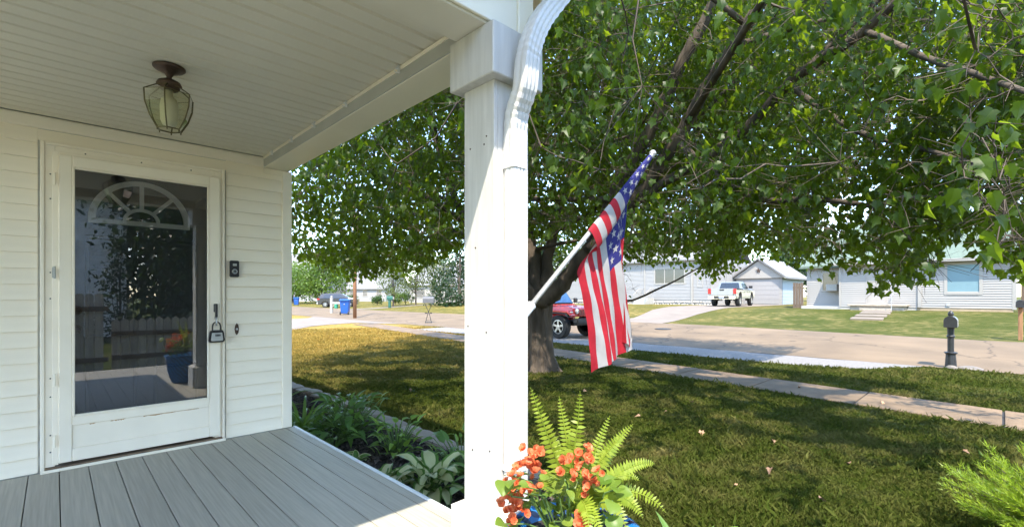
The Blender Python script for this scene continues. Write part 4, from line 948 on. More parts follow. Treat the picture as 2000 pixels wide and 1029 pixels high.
for i, (x0, x1, y0, y1, z0, z1) in enumerate(((-.55, .76, -1.3, 1.3, .98, 1.1), (-.45, .76, -1.2, 1.2, .4, .979), (-.85, -.551, -.7, .7, .4, .86), (-1.15, -.851, -.7, .7, .4, .70))):
    obj('step' if i > 1 else ('landing' if i == 0 else 'base'), MB().box(x0, x1, y0, y1, z0, z1), M('stoop_concrete', (.38, .32, .25), .9, .15), st, bevel=.015)
obj('handrail', MB().tube([(-1.1, -.75, .7), (-1.1, -.75, 1.55), (.6, -.75, 1.95)], .02, 6), GREYP, st)
for x, y in ((29.8, 4.5), (28.4, 4.45), (27.1, 4.4), (31.0, 4.6)):
    tag(obj('stepping_slab', MB().box(-.35, .35, -.6, .6, -.03, .07), CONC, loc=(x, y, float(hgt(x, y))-.0), bevel=.01, rot=(0, -.05, .05)), 'flat concrete slab set in the grass before the bungalow stoop', 'stepping stone', 'slabs before the stoop')
def fence(name, label, x, y0, y1, z, h, step=.15, along='y', top=None, wm=None):
    f = thing(name, label, 'fence', (x, y0, z)); n = int((y1-y0)/step)
    for i in range(n):
        hh = h+random.uniform(-.02, .02); a = i*step+.006; b = a+step-.012
        if top == 'dog': mb = MB().prism([(a, 0), (b, 0), (b, hh-.03), (b-.03, hh), (a+.03, hh), (a, hh-.03)], 'x', 0, .02) if along == 'y' else MB().prism([(a, 0), (b, 0), (b, hh-.03), (b-.03, hh), (a+.03, hh), (a, hh-.03)], 'y', 0, .02)
        elif top == 'point':
            mb = MB().prism([(a, 0), (b, 0), (b, hh-.06), ((a+b)/2, hh), (a, hh-.06)], 'y', 0, .02)
        else: mb = MB().box(0, .02, a, b, 0, hh)
        obj('board', mb, wm or WOODF, f)
    for zz in (.3, h-.35): obj('rail', (MB().box(.021, .06, 0, y1-y0, zz, zz+.09) if along == 'y' else MB().box(0, y1-y0, .021, .06, zz, zz+.09)), WOODF, f)
    return f
fence('board_fence', 'weathered brown board fence between the garage and the bungalow', 34.9, 9.0, 9.62, .55, 1.85)
fence('board_fence', 'brown board fence beyond the bungalow picture window', 34.6, -3.6, -.5, .5, 2.0)
# grey-white house with stone foundation
gh = thing('stone_base_house', 'pale sided house on a stone foundation across from the parked red vehicle', 'house', (41.7, 25, 0)); og = Vector((41.7, 25, 0))
def putg(n, m, mt, **k): return put(n, m, mt, gh, og, **k)
GSID = M('pale_grey_siding', (.32, .305, .285), .5, .03)
putg('siding', siding_x(41.7, 17.85, 34.5, 1.2, 4.9, .13, [(20.4, 23.3, 2.74, 4.1)]), GSID, fix=False)
putg('wall_core', MB().box(41.7, 50, 17.86, 34.49, .3, 4.9), GSID)
[putg('corner_board', MB().box(*b_), FARW) for b_ in ((41.62, 41.75, 17.8, 17.95, 1.2, 4.9), (41.60, 41.675, 19.55, 19.75, .7, 4.9), (41.62, 41.67, 24.4, 24.5, 1.2, 4.9))]
putg('roof', gable_roof(41.7, 50, 17.85, 34.5, 4.95, 7.5), GREYR)
w = window_x(gh, 41.7, 20.4, 23.3, 2.74, 4.1, WGL, .14, 2)
for q_ in [w]+list(w.children): q_.data.transform(Matrix.Translation(-og))
w = window_x(gh, 41.7, 18.7, 19.1, 2.4, 3.3, WGL, .08)
for q_ in [w]+list(w.children): q_.data.transform(Matrix.Translation(-og))
rk = MB()
for y in np.arange(17.9, 34.4, .27):
    for k in range(2):
        c = Vector((41.68, y+random.uniform(-.05, .05)+.12*k, .72+.24*k+random.uniform(-.03, .03))); r = random.uniform(.10, .155)
        rk.lathe([(0, -r*.8), (r*.8, -r*.5), (r, 0), (r*.75, r*.55), (0, r*.8)], 7, c)
tag(putg('foundation_stones', rk, M('mixed_field_stone', (.24, .22, .20), .85, .5, 4, col2=(.52, .49, .45))), kind='stuff')
putg('foundation', MB().box(41.72, 50, 17.87, 34.48, .2, 1.2), STONE)
sp = thing('entry_steps', 'grey railed entry steps at the stone base house', 'steps', (41.0, 24.0, .7))
for i in range(4): obj('step', MB().box(-.1-.3*i-.3, .6, -.6, .6, .001+.0, .62-.15*i) if i == 0 else MB().box(-.1-.3*i-.3, -.1-.3*i-.001, -.6, .6, 0, .62-.15*i), GREYP, sp)
for s_ in (-.6, .6):
    obj('handrail', MB().tube([(-1.2, s_, .9), (-.1, s_, 1.5), (.6, s_, 1.5)], .03, 6), FARW, sp)
    for k in range(7): obj('baluster', MB().box(-1.1+.22*k, -1.06+.22*k, s_-.02, s_+.02, .1, .95+.085*k if k < 6 else 1.5), FARW, sp)
# garage
og = Vector((46.6, 15.5, 0)); ga = thing('garage', 'detached white gabled garage with wide closed door at the driveway end', 'garage', og)
def puta(n, m, mt, **k): return put(n, m, mt, ga, og, **k)
puta('wall_core', MB().box(46.65, 53, 13.7, 17.6, .4, 3.15), FARW)
puta('siding', siding_x(46.65, 13.68, 17.62, .8, 3.15, .13, [(14.0, 16.85, .5, 2.95)]), FARW, fix=False); puta('side_siding', siding_y(13.69, 46.65, 53, .8, 3.15, .13), PALEB, fix=False)
puta('gable', MB().prism([(13.4, 3.15), (17.9, 3.15), (15.6, 4.75)], 'x', 46.45, 46.7), FARW)
puta('roof', MB().add([(46.2, 13.2, 3.05), (53.3, 13.2, 3.05), (53.3, 15.6, 4.85), (46.2, 15.6, 4.85), (46.2, 18.1, 3.05), (53.3, 18.1, 3.05), (46.2, 13.2, 3.2), (53.3, 13.2, 3.2), (53.3, 15.6, 5.0), (46.2, 15.6, 5.0), (46.2, 18.1, 3.2), (53.3, 18.1, 3.2)],
    [(0, 1, 2, 3), (3, 2, 5, 4), (6, 9, 8, 7), (9, 10, 11, 8), (0, 6, 7, 1), (4, 5, 11, 10), (0, 3, 9, 6), (3, 4, 10, 9), (1, 7, 8, 2), (2, 8, 11, 5)]), GREYR)
gd = puta('garage_door', MB().box(46.6, 46.649, 13.9, 16.95, .75, 3.0), GARD)
for k in range(5): o_ = puta('door_panel', MB().box(46.58, 46.599, 14.0, 16.85, .8+.42*k, 1.2+.42*k), GARD); o_.parent = gd
puta('gable_star', MB().prism([(15.6+(.22 if i % 2 == 0 else .1)*math.cos(math.pi/2+i*math.pi/5), 3.85+(.22 if i % 2 == 0 else .1)*math.sin(math.pi/2+i*math.pi/5)) for i in range(10)], 'x', 46.38, 46.44), BRONZE)
# far houses on the left
def farhouse(name, label, c, wd, dp, zw, zr, mat, roof, wins, rz=0):
    c = Vector((c[0], c[1], float(hgt(c[0], c[1])))); h = thing(name, label, 'house', c, rz)
    obj('wall', MB().box(0, dp, -wd/2, wd/2, -.3, zw), mat, h)
    obj('siding', siding_x(0, -wd/2, wd/2, 0, zw, .2), mat, h, fix=False)
    obj('gable', MB().prism([(0.01, zw), (dp-.01, zw), (dp/2, zr-.05)], 'y', -wd/2+.01, wd/2-.01), mat, h)
    obj('roof', gable_roof(0, dp, -wd/2, wd/2, zw, zr), roof, h)
    for y0, y1, z0, z1 in wins: window_x(h, -.02, y0, y1, z0, z1, WGL, .12)
    return h
farhouse('far_house', 'small pale house with grey roof beyond the utility pole', (43.5, 86), 9, 9, 2.6, 6.2, GSID, GREYR, [(-.3, .6, 1.1, 2.2), (2.6, 3.5, 1.1, 2.2), (-3.5, -2.5, 1.1, 2.2)], R(28))
CREAM = M('cream_siding', (.36, .33, .29), .6, .06)
farhouse('far_house', 'cream house with dark porch windows behind thin trees', (43, 60), 13, 9, 2.9, 6.2, CREAM, GREYR, [(-4.5, -3, .9, 2.3), (-2, -.6, .9, 2.3), (.6, 2, .9, 2.3), (3.4, 5, .9, 2.3)], R(18))
farhouse('far_house', 'grey roofed house half hidden by the bright leafy tree', (34, 96), 14, 10, 3.0, 9.5, GSID, GREYR, [(-4, -3, 1, 2.2), (2, 3, 1, 2.2)], R(30))

# ------------------------------------------------------------------ vehicles
RED = M('red_paint', (.52, .012, .012), .25, .04, 2, spec=.6, coat=.6); SILV = M('silver_paint', (.32, .32, .31), .32, .05, 2, metal=.5, coat=.4); CHAR = M('charcoal_paint', (.018, .020, .026), .22, .1, 2, coat=.6)
TYRE = M('tyre_rubber', (.018, .018, .018), .85, .2, 20); RIM = M('alloy_rim', (.45, .45, .45), .3, .1, metal=.8); BLK = M('black_trim', (.02, .02, .02), .6, .2); CHROME = M('chrome', (.7, .7, .7), .15, .05, metal=1)
VGL = M('vehicle_glass', (.02, .025, .03), .05, .1, spec=.9); TAIL = M('tail_light_red', (.55, .01, .01), .2, .1); LAMPG = M('head_lamp', (.6, .6, .6), .1, .1, metal=.4)
def wheel(par, x, y, r, w, side, rim=RIM):
    t = obj('wheel', MB().lathe([(r*.60, -w/2), (r*.93, -w/2), (r, -w*.36), (r, w*.36), (r*.93, w/2), (r*.60, w/2), (r*.60, -w/2)], 30, axis='y'), TYRE, par, loc=(x, y, r), smooth=False)
    ring = MB().lathe([(r*.61, side*w*.30), (r*.62, side*w*.46), (r*.54, side*w*.47), (r*.52, side*w*.30), (r*.61, side*w*.30)], 24, axis='y')
    for k in range(5):
        a = 2*math.pi*k/5+.3; c, s_ = math.cos(a), math.sin(a); n = Vector((-s_, 0, c))*r*.09; p0 = Vector((c, 0, s_))*r*.1; p1 = Vector((c, 0, s_))*r*.56; y0, y1 = sorted((side*w*.34, side*w*.44))
        vs = [p+o_+Vector((0, yy, 0)) for yy in (y0, y1) for p, o_ in ((p0, n), (p1, n), (p1, -n), (p0, -n))]
        ring.add(vs, [(0, 1, 2, 3), (7, 6, 5, 4), (0, 4, 5, 1), (1, 5, 6, 2), (2, 6, 7, 3), (3, 7, 4, 0)])
    ring.lathe([(0, side*w*.46), (r*.16, side*w*.45), (r*.16, side*w*.30)], 14, axis='y')
    obj('rim', ring, rim, t); obj('rim_back', MB().lathe([(0, 0), (r*.6, 0)], 20, axis='y'), BLK, t)
def side_prism(pts, w0, w1):                              # outline in x,z; half width shrinks towards the roof (w per height)
    mb = MB(); n = len(pts); zs = [p[1] for p in pts]; lo, hi = min(zs), max(zs)
    hw = lambda z: w0+(w1-w0)*(z-lo)/(hi-lo)
    vs = [(x, -hw(z), z) for x, z in pts]+[(x, hw(z), z) for x, z in pts]
    return mb.add(vs, [tuple(range(n))[::-1], tuple(range(n, 2*n))]+[(i, (i+1) % n, n+(i+1) % n, n+i) for i in range(n)])
def arch_body(x0, x1, z0, z1, wheels, r):                 # lower body outline with wheel arches
    pts = [(x0, z0)]
    for xc in sorted(wheels):
        for k in range(9): a = math.pi-math.pi*k/8; pts.append((xc+r*math.cos(a), max(z0, .0)+r*math.sin(a)*1.0))
    return pts+[(x1, z0), (x1, z1), (x0, z1)]
# red off-roader: x forward
jp = ground(1105, 662); jeep = thing('offroad_vehicle', 'red boxy off-road vehicle parked on the gravel behind the maple trunk', 'car', (jp.x+.72, jp.y+.2, .022), R(-90))
obj('frame', MB().box(-4.0, .35, -.45, .45, .45, .62), BLK, jeep)
obj('body', MB().prism(arch_body(-3.75, -.55, .60, 1.22, [-3.0], .50), 'y', -.80, .80), RED, jeep, bevel=.03, seg=2)
obj('hood', side_prism([(-.60, .78), (.50, .78), (.52, 1.08), (.40, 1.13), (-.60, 1.20)], .74, .66), RED, jeep, bevel=.03, seg=2)
obj('cabin', side_prism([(-3.72, 1.221), (-.62, 1.221), (-1.0, 1.80), (-1.1, 1.84), (-3.6, 1.84)], .78, .66), BLK, jeep, bevel=.03)
obj('roof_panel', side_prism([(-3.66, 1.841), (-1.12, 1.841), (-1.2, 1.90), (-3.55, 1.90)], .68, .66), RED, jeep, bevel=.02)
obj('windscreen', MB().add([(-.60, -.66, 1.27), (-.60, .66, 1.27), (-.965, .60, 1.77), (-.965, -.60, 1.77)], [(0, 1, 2, 3)]), M('tinted_screen', (.03, .09, .2), .05, spec=.9), jeep)
for s_ in (-1, 1):
    for x0, x1 in ((-1.95, -1.05), (-2.85, -2.05), (-3.6, -2.95)):
        obj('side_window', MB().box(x0, x1, s_*.765-.004, s_*.765+.004, 1.30, 1.74), VGL, jeep)
    obj('fender', MB().prism([(-.62, .92), (-.50, 1.04), (.42, 1.00), (.58, .86), (.56, .80), (.40, .92), (-.40, .95), (-.55, .86)], 'y', s_*.78-.14, s_*.78+.14), RED, jeep, bevel=.02)
    obj('fender_flare', MB().prism([(-.60, .78), (-.46, .95), (.38, .92), (.52, .78), (.47, .76), (.34, .88), (-.40, .90), (-.55, .75)], 'y', s_*.90-.05, s_*.90+.05), BLK, jeep, bevel=.01)
    wheel(jeep, 0, s_*.80, .42, .28, s_, RIM); wheel(jeep, -3.0, s_*.80, .42, .28, s_, RIM)
    obj('headlight', MB().lathe([(.10, 0), (.10, .03), (.08, .05), (0, .055)], 18, axis='x'), LAMPG, jeep, loc=(.52, s_*.50, .98))
    obj('indicator', MB().box(.50, .56, s_*.80-.06, s_*.80+.06, .93, .98), LAMPG, jeep, bevel=.01)
    obj('mirror', MB().box(-.75, -.62, s_*.95-.09, s_*.95+.09, 1.26, 1.45), BLK, jeep, bevel=.03)
    obj('side_step', MB().box(-2.5, -.6, s_*.82-.05, s_*.82+.05, .45, .54), BLK, jeep, bevel=.02)
obj('grille', MB().box(.50, .545, -.40, .40, .80, 1.07), RED, jeep, bevel=.02)
for k in range(7): obj('grille_slot', MB().box(.546, .552, -.33+.105*k-.025, -.33+.105*k+.025, .83, 1.03), BLK, jeep)
obj('bumper', MB().box(.56, .78, -.78, .78, .55, .73), BLK, jeep, bevel=.04, seg=2)
obj('spare_wheel', MB().lathe([(.2, -.13), (.40, -.13), (.42, 0), (.40, .13), (0, .13)], 24, axis='x'), TYRE, jeep, loc=(-3.92, 0, 1.05))
# silver pickup: x forward, origin at the rear
tp = ground(1412, 600); tk = thing('pickup_truck', 'silver crew cab pickup parked on the driveway before the garage', 'truck', (35.2, 14.35, float(hgt(35.2, 14.35))+.016), R(7))
hw = .98
obj('body', MB().prism(arch_body(.12, 5.75, .58, 1.22, [1.25, 4.85], .50), 'y', -hw, hw), SILV, tk, bevel=.03, seg=2)
obj('bed_rail', MB().box(.10, 2.05, -hw, -hw+.10, 1.221, 1.32).box(.10, 2.05, hw-.10, hw, 1.221, 1.32).box(2.0, 2.1, -hw+.101, hw-.101, 1.221, 1.32), BLK, tk, bevel=.02)
tg = obj('tailgate', MB().box(.05, .119, -.78, .78, .80, 1.32), SILV, tk, bevel=.02); obj('tailgate_handle', MB().box(.03, .0495, -.16, .16, 1.16, 1.26), BLK, tg, bevel=.01)
obj('hood', side_prism([(4.0, 1.221), (5.72, 1.221), (5.70, 1.26), (5.5, 1.32), (4.0, 1.38)], .96, .86), SILV, tk, bevel=.03)
obj('cabin', side_prism([(2.1, 1.221), (4.25, 1.221), (4.2, 1.32), (3.45, 1.84), (3.2, 1.88), (2.4, 1.88), (2.25, 1.80)], .95, .70), SILV, tk, bevel=.04, seg=2)
obj('rear_window', MB().add([(2.105, -.72, 1.36), (2.105, .72, 1.36), (2.225, .62, 1.78), (2.225, -.62, 1.78)], [(0, 1, 2, 3)]), VGL, tk)
for s_ in (-1, 1):
    for x0, x1, x2, x3 in ((2.42, 2.95, 2.95, 2.5), (3.05, 3.95, 3.5, 3.05)):
        y0, y1 = s_*.925, s_*.775; obj('side_window', MB().add([(x0, y0, 1.36), (x1, y0, 1.36), (x2, y1, 1.76), (x3, y1, 1.76)], [(0, 1, 2, 3)]), VGL, tk)
    obj('tail_light', MB().box(.03, .14, s_*.885-.10, s_*.885+.10, .92, 1.30), TAIL, tk, bevel=.02)
    wheel(tk, 1.25, s_*.84, .41, .28, s_); wheel(tk, 4.85, s_*.84, .41, .28, s_)
    obj('mirror', MB().box(3.85, 3.95, s_*1.10-.13, s_*1.10+.13, 1.36, 1.56), BLK, tk, bevel=.03); obj('door_handle', MB().box(2.5, 2.68, s_*.985-.012, s_*.985+.012, 1.08, 1.12).box(3.3, 3.48, s_*.985-.012, s_*.985+.012, 1.08, 1.12), BLK, tk)
    obj('wheel_well', MB().box(.75, 1.75, s_*.70-.1, s_*.70+.1, .4, 1.1).box(4.35, 5.35, s_*.70-.1, s_*.70+.1, .4, 1.1), BLK, tk)
bp_ = obj('rear_bumper', MB().box(-.08, .118, -.95, .95, .55, .78), CHROME, tk, bevel=.04, seg=2); obj('bumper_step', MB().box(-.09, -.081, -.52, .52, .58, .76), BLK, bp_)
obj('plate', MB().box(-.105, -.091, -.16, .16, .60, .75), M('plate_white', (.7, .74, .8), .4), tk); obj('plate_band', MB().box(-.109, -.1055, -.16, .16, .605, .645), M('plate_blue', (.03, .10, .4), .4), tk)
obj('hitch', MB().box(-.2, .1, -.04, .04, .42, .5).lathe([(0, .5), (.03, .51), (.03, .55), (0, .57)], 10, (-.18, 0, 0)), BLK, tk)
# dark crossover
cp_ = ground(612, 597); sv = thing('crossover_car', 'dark charcoal crossover parked on grass across the road', 'car', (22.0, 55.0, float(hgt(22, 55))+.0), R(-33))
obj('body', MB().prism(arch_body(0, 4.4, .32, 1.0, [.85, 3.5], .40), 'y', -.90, .90), CHAR, sv, bevel=.06, seg=2)
obj('cabin', side_prism([(.10, 1.001), (3.6, 1.001), (2.7, 1.55), (2.3, 1.64), (.8, 1.62), (.35, 1.5)], .88, .64), CHAR, sv, bevel=.05, seg=2)
obj('bonnet', side_prism([(3.2, .98), (4.35, .98), (4.2, 1.06), (3.4, 1.12)], .86, .78), CHAR, sv, bevel=.03)
obj('rear_window', MB().add([(.13, -.66, 1.08), (.13, .66, 1.08), (.36, .56, 1.46), (.36, -.56, 1.46)], [(0, 1, 2, 3)]), VGL, sv)
for s_ in (-1, 1):
    for x0, x1, x2, x3 in ((.6, 1.6, 1.6, .8), (1.7, 3.2, 2.5, 1.7)): obj('side_window', MB().add([(x0, s_*.872, 1.05), (x1, s_*.872, 1.05), (x2, s_*.715, 1.5), (x3, s_*.715, 1.5)], [(0, 1, 2, 3)]), VGL, sv)
    obj('tail_light', MB().box(-.03, .25, s_*.80-.12, s_*.80+.12, .88, 1.02), TAIL, sv, bevel=.02); wheel(sv, .85, s_*.80, .34, .22, s_); wheel(sv, 3.5, s_*.80, .34, .22, s_)
obj('rear_bumper', MB().box(-.08, .1, -.86, .86, .36, .62), GREYP, sv, bevel=.04); obj('plate', MB().box(-.035, -.005, -.2, .2, .70, .82), M('plate_pale', (.7, .7, .7), .4), sv)

# ------------------------------------------------------------------ mailboxes, bins, pole
def mailbox_body(par, loc, ln, w, h, mat, axis='x'):
    k = 10; pts = [(-w/2, 0), (w/2, 0)]+[(w/2*math.cos(math.pi*i/k), h-w/2+w/2*math.sin(math.pi*i/k)) for i in range(k+1)]
    b = obj('box', MB().prism(pts, axis, -ln/2, ln/2), mat, par, bevel=.006, loc=loc); return b
p = ground(1857, 719); BLKM = M('black_mailbox_paint', (.025, .026, .028), .45, .2, 8)
mbx = thing('mailbox', 'black cast mailbox post with fluted base and pointed finial by the road', 'mailbox', p)
obj('base', MB().lathe([(0, 0), (.10, 0), (.098, .06), (.082, .30), (.092, .315), (.115, .335), (.112, .35), (.07, .36), (0, .36)], 12), BLKM, mbx)
obj('post', MB().lathe([(.055, .355), (.055, .66), (.072, .68), (.072, .70), (.056, .72), (.06, .86), (.075, .88), (.075, .90), (0, .90)], 16), BLKM, mbx, smooth=False)
obj('finial', MB().lathe([(.05, 1.10), (.035, 1.12), (.05, 1.15), (.048, 1.19), (.02, 1.235), (0, 1.25)], 16), BLKM, mbx, smooth=True)
bx = mailbox_body(mbx, (.12, 0, .885), .46, .21, .235, M('mailbox_grey_body', (.13, .13, .135), .4, .1)); obj('door', MB().prism([(-.11, .0), (.11, .0)]+[(.11*math.cos(math.pi*i/10), .135+.11*math.sin(math.pi*i/10)) for i in range(11)], 'x', -.255, -.232), BLKM, bx, bevel=.003)
obj('number_plate', MB().box(-.1, .1, -.111, -.107, .04, .09), FARW, bx)
tag(obj('rock', MB().lathe([(0, -.03), (.11, 0), (.10, .04), (.05, .075), (0, .08)], 9), STONE, loc=p+Vector((-.12, -.02, 0)), smooth=True), 'small pale rock at the foot of the black mailbox', 'rock')
r2 = ground(1895, 722); tag(obj('rock', MB().lathe([(0, -.03), (.22, 0), (.20, .04), (.11, .07), (0, .08)], 9), STONE, loc=r2, smooth=True, rot=(0, 0, .5)), 'wide flat grey rock beside the black mailbox', 'rock')
p = ground(1993, 664); m2 = thing('mailbox', 'black mailbox on a plain wooden post across the road', 'mailbox', p)
obj('post', MB().box(-.05, .05, -.05, .05, -.05, 1.0), M('cedar_post', (.33, .17, .08), .8, .2, 4, stretch=(4, 4, .5)), m2, bevel=.008); b_ = mailbox_body(m2, (0, 0, 1.001), .5, .2, .24, BLKM); obj('door', MB().prism([(-.1, .002), (.1, .002), (.1, .14), (.06, .22), (-.06, .22), (-.1, .14)], 'x', -.265, -.251), BLKM, b_)
p = ground(837, 631); m3 = thing('mailbox', 'grey rounded mailbox on a crossed black metal stand', 'mailbox', p, R(44))
GM = M('grey_mailbox', (.10, .10, .105), .5, .1)
b_ = mailbox_body(m3, (0, 0, 1.13), .62, .28, .36, GM, 'y')
for s_ in (-1, 1):
    obj('leg', MB().tube([(0, s_*-.18, 0), (0, s_*-.03, .58), (0, s_*.22, 1.13)], .018, 6), BLK, m3)
obj('scroll', MB().box(-.02, .02, -.2, -.08, .54, .60).box(-.02, .02, .08, .2, .54, .60).box(-.012, .012, -.2, .2, .56, .575), BLK, m3); obj('foot_bar', MB().tube([(0, -.18, .04), (0, .18, .04)], .016, 6).tube([(0, -.14, .16), (0, .14, .16)], .012, 6), BLK, m3)
p = ground(761, 601); m4 = thing('mailbox', 'dark green plastic mailbox post at the far kerb', 'mailbox', p, R(44)); GRN = M('green_plastic', (.012, .085, .06), .5, .1)
obj('post', MB().box(-.12, .12, -.12, .12, 0, .85), GRN, m4, bevel=.02); b_ = mailbox_body(m4, (0, -.06, .851), .62, .34, .38, GRN, 'y'); obj('door', MB().box(-.1, .1, -.40, -.312, .08, .3), FARW, b_)
p = ground(647.5, 611.5); m5 = thing('mailbox', 'white picket-style post with side arm and hanging green tube', 'mailbox', p, R(-44))
obj('post', MB().box(-.10, .10, -.10, .10, 0, 1.28), FARW, m5, bevel=.01); obj('finial', MB().lathe([(.13, 1.281), (.13, 1.31), (.06, 1.33), (.09, 1.38), (.07, 1.46), (0, 1.49)], 12), FARW, m5); obj('arm', MB().box(.101, .95, -.07, .07, .78, .95).prism([(.101, .55), (.5, .78), (.4, .78), (.101, .62)], 'y', -.04, .04), FARW, m5); obj('paper_tube', MB().box(.30, .50, -.2, .2, .40, .775), M('teal_tube', (.02, .22, .13), .5), m5, bevel=.03)
BLUE = M('bin_blue', (.010, .075, .30), .45, .08, 3)
def bin_(label, p, rz, s=1.0):
    t = thing('wheeled_bin', label, 'bin', p, rz); z = s
    obj('body', MB().add([(-.24*z, -.25*z, .09*z), (.24*z, -.25*z, .09*z), (.26*z, .25*z, .09*z), (-.26*z, .25*z, .09*z), (-.31*z, -.33*z, 1.0*z), (.31*z, -.33*z, 1.0*z), (.31*z, .36*z, 1.0*z), (-.31*z, .36*z, 1.0*z)], [(0, 3, 2, 1), (4, 5, 6, 7), (0, 1, 5, 4), (1, 2, 6, 5), (2, 3, 7, 6), (3, 0, 4, 7)]), BLUE, t, bevel=.03)
    obj('lid', MB().prism([(-.40*z, 1.001*z), (.42*z, 1.001*z), (.40*z, 1.05*z), (.1*z, 1.10*z), (-.3*z, 1.08*z)], 'x', -.34*z, .34*z), BLUE, t, bevel=.015)
    for s_ in (-1, 1): obj('wheel', MB().lathe([(0, -.03*z), (.12*z, -.03*z), (.12*z, .03*z), (0, .03*z)], 16, axis='x'), BLK, t, loc=(s_*.27*z, -.28*z, .12*z))
    obj('handle', MB().tube([(-.25*z, -.40*z, 1.0*z), (.25*z, -.40*z, 1.0*z)], .018, 6), BLUE, t)
    obj('mark', MB().prism([(-.05*z, .72*z), (.05*z, .72*z), (0, .80*z)], 'y', -.345*z, -.325*z), FARW, t); return t
bin_('blue wheeled bin standing beside the utility pole', ground(674, 614.5), R(-35), 1.12)
bin_('blue wheeled bin alone across the road from the dark car', ground(579, 596.5), R(-30), 1.0)
p = ground(693, 621.5); up_ = thing('utility_pole', 'orange-brown wooden utility pole at the driveway edge', 'utility pole', p)
obj('pole', MB().tube([(0, 0, -.1), (0, 0, 3), (-.05, 0, 9.5)], [.125, .12, .09], 14), M('pole_wood', (.26, .125, .06), .85, .25, 3, .4, 20, stretch=(6, 6, .3)), up_, smooth=True); obj('cross_arm', MB().box(-.06, .06, -1.2, 1.2, 8.6, 8.72), WOODF, up_)
for s_ in (-1, 0, 1): obj('insulator', MB().lathe([(.03, 8.72), (.05, 8.76), (.04, 8.84), (0, 8.86)], 8), GREYP, up_, loc=(0, s_*1.0, 0))
tag(obj('manhole_cover', MB().lathe([(0, .0), (.34, .0), (.34, .01), (0, .012)], 20), BLK, loc=ground(1295, 643)+Vector((0, 0, .014))), 'dark round manhole cover in the pale road', 'manhole cover')

# ------------------------------------------------------------------ trees and shrubs farther off
def bgtree(name, label, c, h, rx, z0, n, ls, mat, trunk=.18, clump_n=40, group=None, shape='round', cat='tree'):
    c = Vector((c[0], c[1], float(hgt(c[0], c[1])))); t = thing(name, label, cat, c, group=group)
    cz = (z0+h)/2; rz_ = (h-z0)/2
    cc = nrm(rng.normal(size=(clump_n, 3)))*(rng.random((clump_n, 1))**.35)
    if shape == 'cone': zz = rng.random(clump_n)**1.5; rr = (1-zz)*rx; a = rng.random(clump_n)*6.28; cc = np.stack([rr*np.cos(a), rr*np.sin(a), z0+zz*(h-z0)], -1); sg = rx*.20
    else: cc = cc*[rx*.85, rx*.85, rz_*.85]+[0, 0, cz]; sg = min(rx, rz_)*.22
    P = cc[rng.integers(0, clump_n, n)]+rng.normal(0, 1, (n, 3))*sg; P[:, 2] = np.maximum(P[:, 2], .1)
    T = nrm(rng.normal(0, 1, (n, 3))+[0, 0, -.4]); N = nrm(rng.normal(0, .6, (n, 3))+[0, 0, 1]+nrm(P-[0, 0, cz])*.5)
    tag(obj('crown', cloud('crown', P, T, N, rng.uniform(.7, 1.3, n)*ls, SIMPLE, rng.random(n)), mat, t))
    mb = MB().tube([(0, 0, -.1), (.05, .03, z0+.3), (0, 0, cz+rz_*.4)], [trunk, trunk*.7, trunk*.25], 8); obj('trunk', mb, BARK, t)
    for k in range(6):
        e = cc[k % clump_n]; obj('limb', MB().tube([(0, 0, max(.2, z0*.8)), Vector(e)*.55+Vector((0, 0, z0*.3)), e], [trunk*.45, trunk*.3, trunk*.08], 5), BARK, t)
    return t
BR = LM('bright_leaf', (0.062, 0.124, 0.015), (0.118, 0.186, 0.028), (0.174, 0.260, 0.031), .4); MD = LM('mid_leaf', (0.028, 0.068, 0.012), (0.056, 0.105, 0.019), (0.099, 0.174, 0.025), .4); DK = LM('dark_leaf', (0.011, 0.031, 0.009), (0.025, 0.053, 0.014), (0.050, 0.093, 0.019), .35); YL = LM('yellowish_leaf', (0.081, 0.112, 0.025), (0.136, 0.167, 0.050), (0.186, 0.223, 0.050), .4)
def spot(px, d): q = at(px, 577, d); return (q.x, q.y)
bgtree('leafy_tree', 'bright green low-branched tree behind the dark crossover', spot(628, 72), 7.4, 4.6, .3, 5200, .34, BR, .15, 60)
bgtree('leafy_tree', 'bright green tree left of the dark crossover beside the small bin', spot(572, 76), 6.5, 3.5, .3, 3000, .34, BR, .15, 40)
bgtree('weeping_tree', 'thin yellowish tree in front of the cream house', spot(768, 52), 5.6, 1.9, 1.0, 1600, .20, YL, .10, 30)
bgtree('weeping_tree', 'slender pale tree with bare lower stems beside the cream house', spot(812, 56), 6.4, 2.2, 1.6, 1700, .20, YL, .10, 30)
bgtree('weeping_tree', 'loose olive tree between the cream house and the dark conifer', spot(858, 56), 6.6, 2.0, 1.2, 1700, .22, YL, .10, 30)
bgtree('conifer', 'tall dark blue-green conifer beyond the crossed-leg mailbox', spot(898, 50), 9.5, 2.8, .3, 4200, .26, DK, .18, 90, shape='cone')
bgtree('leafy_tree', 'dense dark tree standing behind the porch post line', spot(945, 58), 9, 4.5, .6, 3500, .36, DK, .2, 50)
for px, d, r, lab in ((737, 60, .9, 'small round green shrub before the pale far house'), (772, 58, 1.1, 'yellow-green shrub under the thin yellowish tree'), (792, 57, 1.2, 'lime shrub beside the cream house porch'), (690, 80, 1.2, 'low green shrub by the far house corner')):
    bgtree('shrub', lab, spot(px, d), r*1.3, r, .1, 900, .16, BR if px > 760 else MD, .04, 20, cat='shrub')
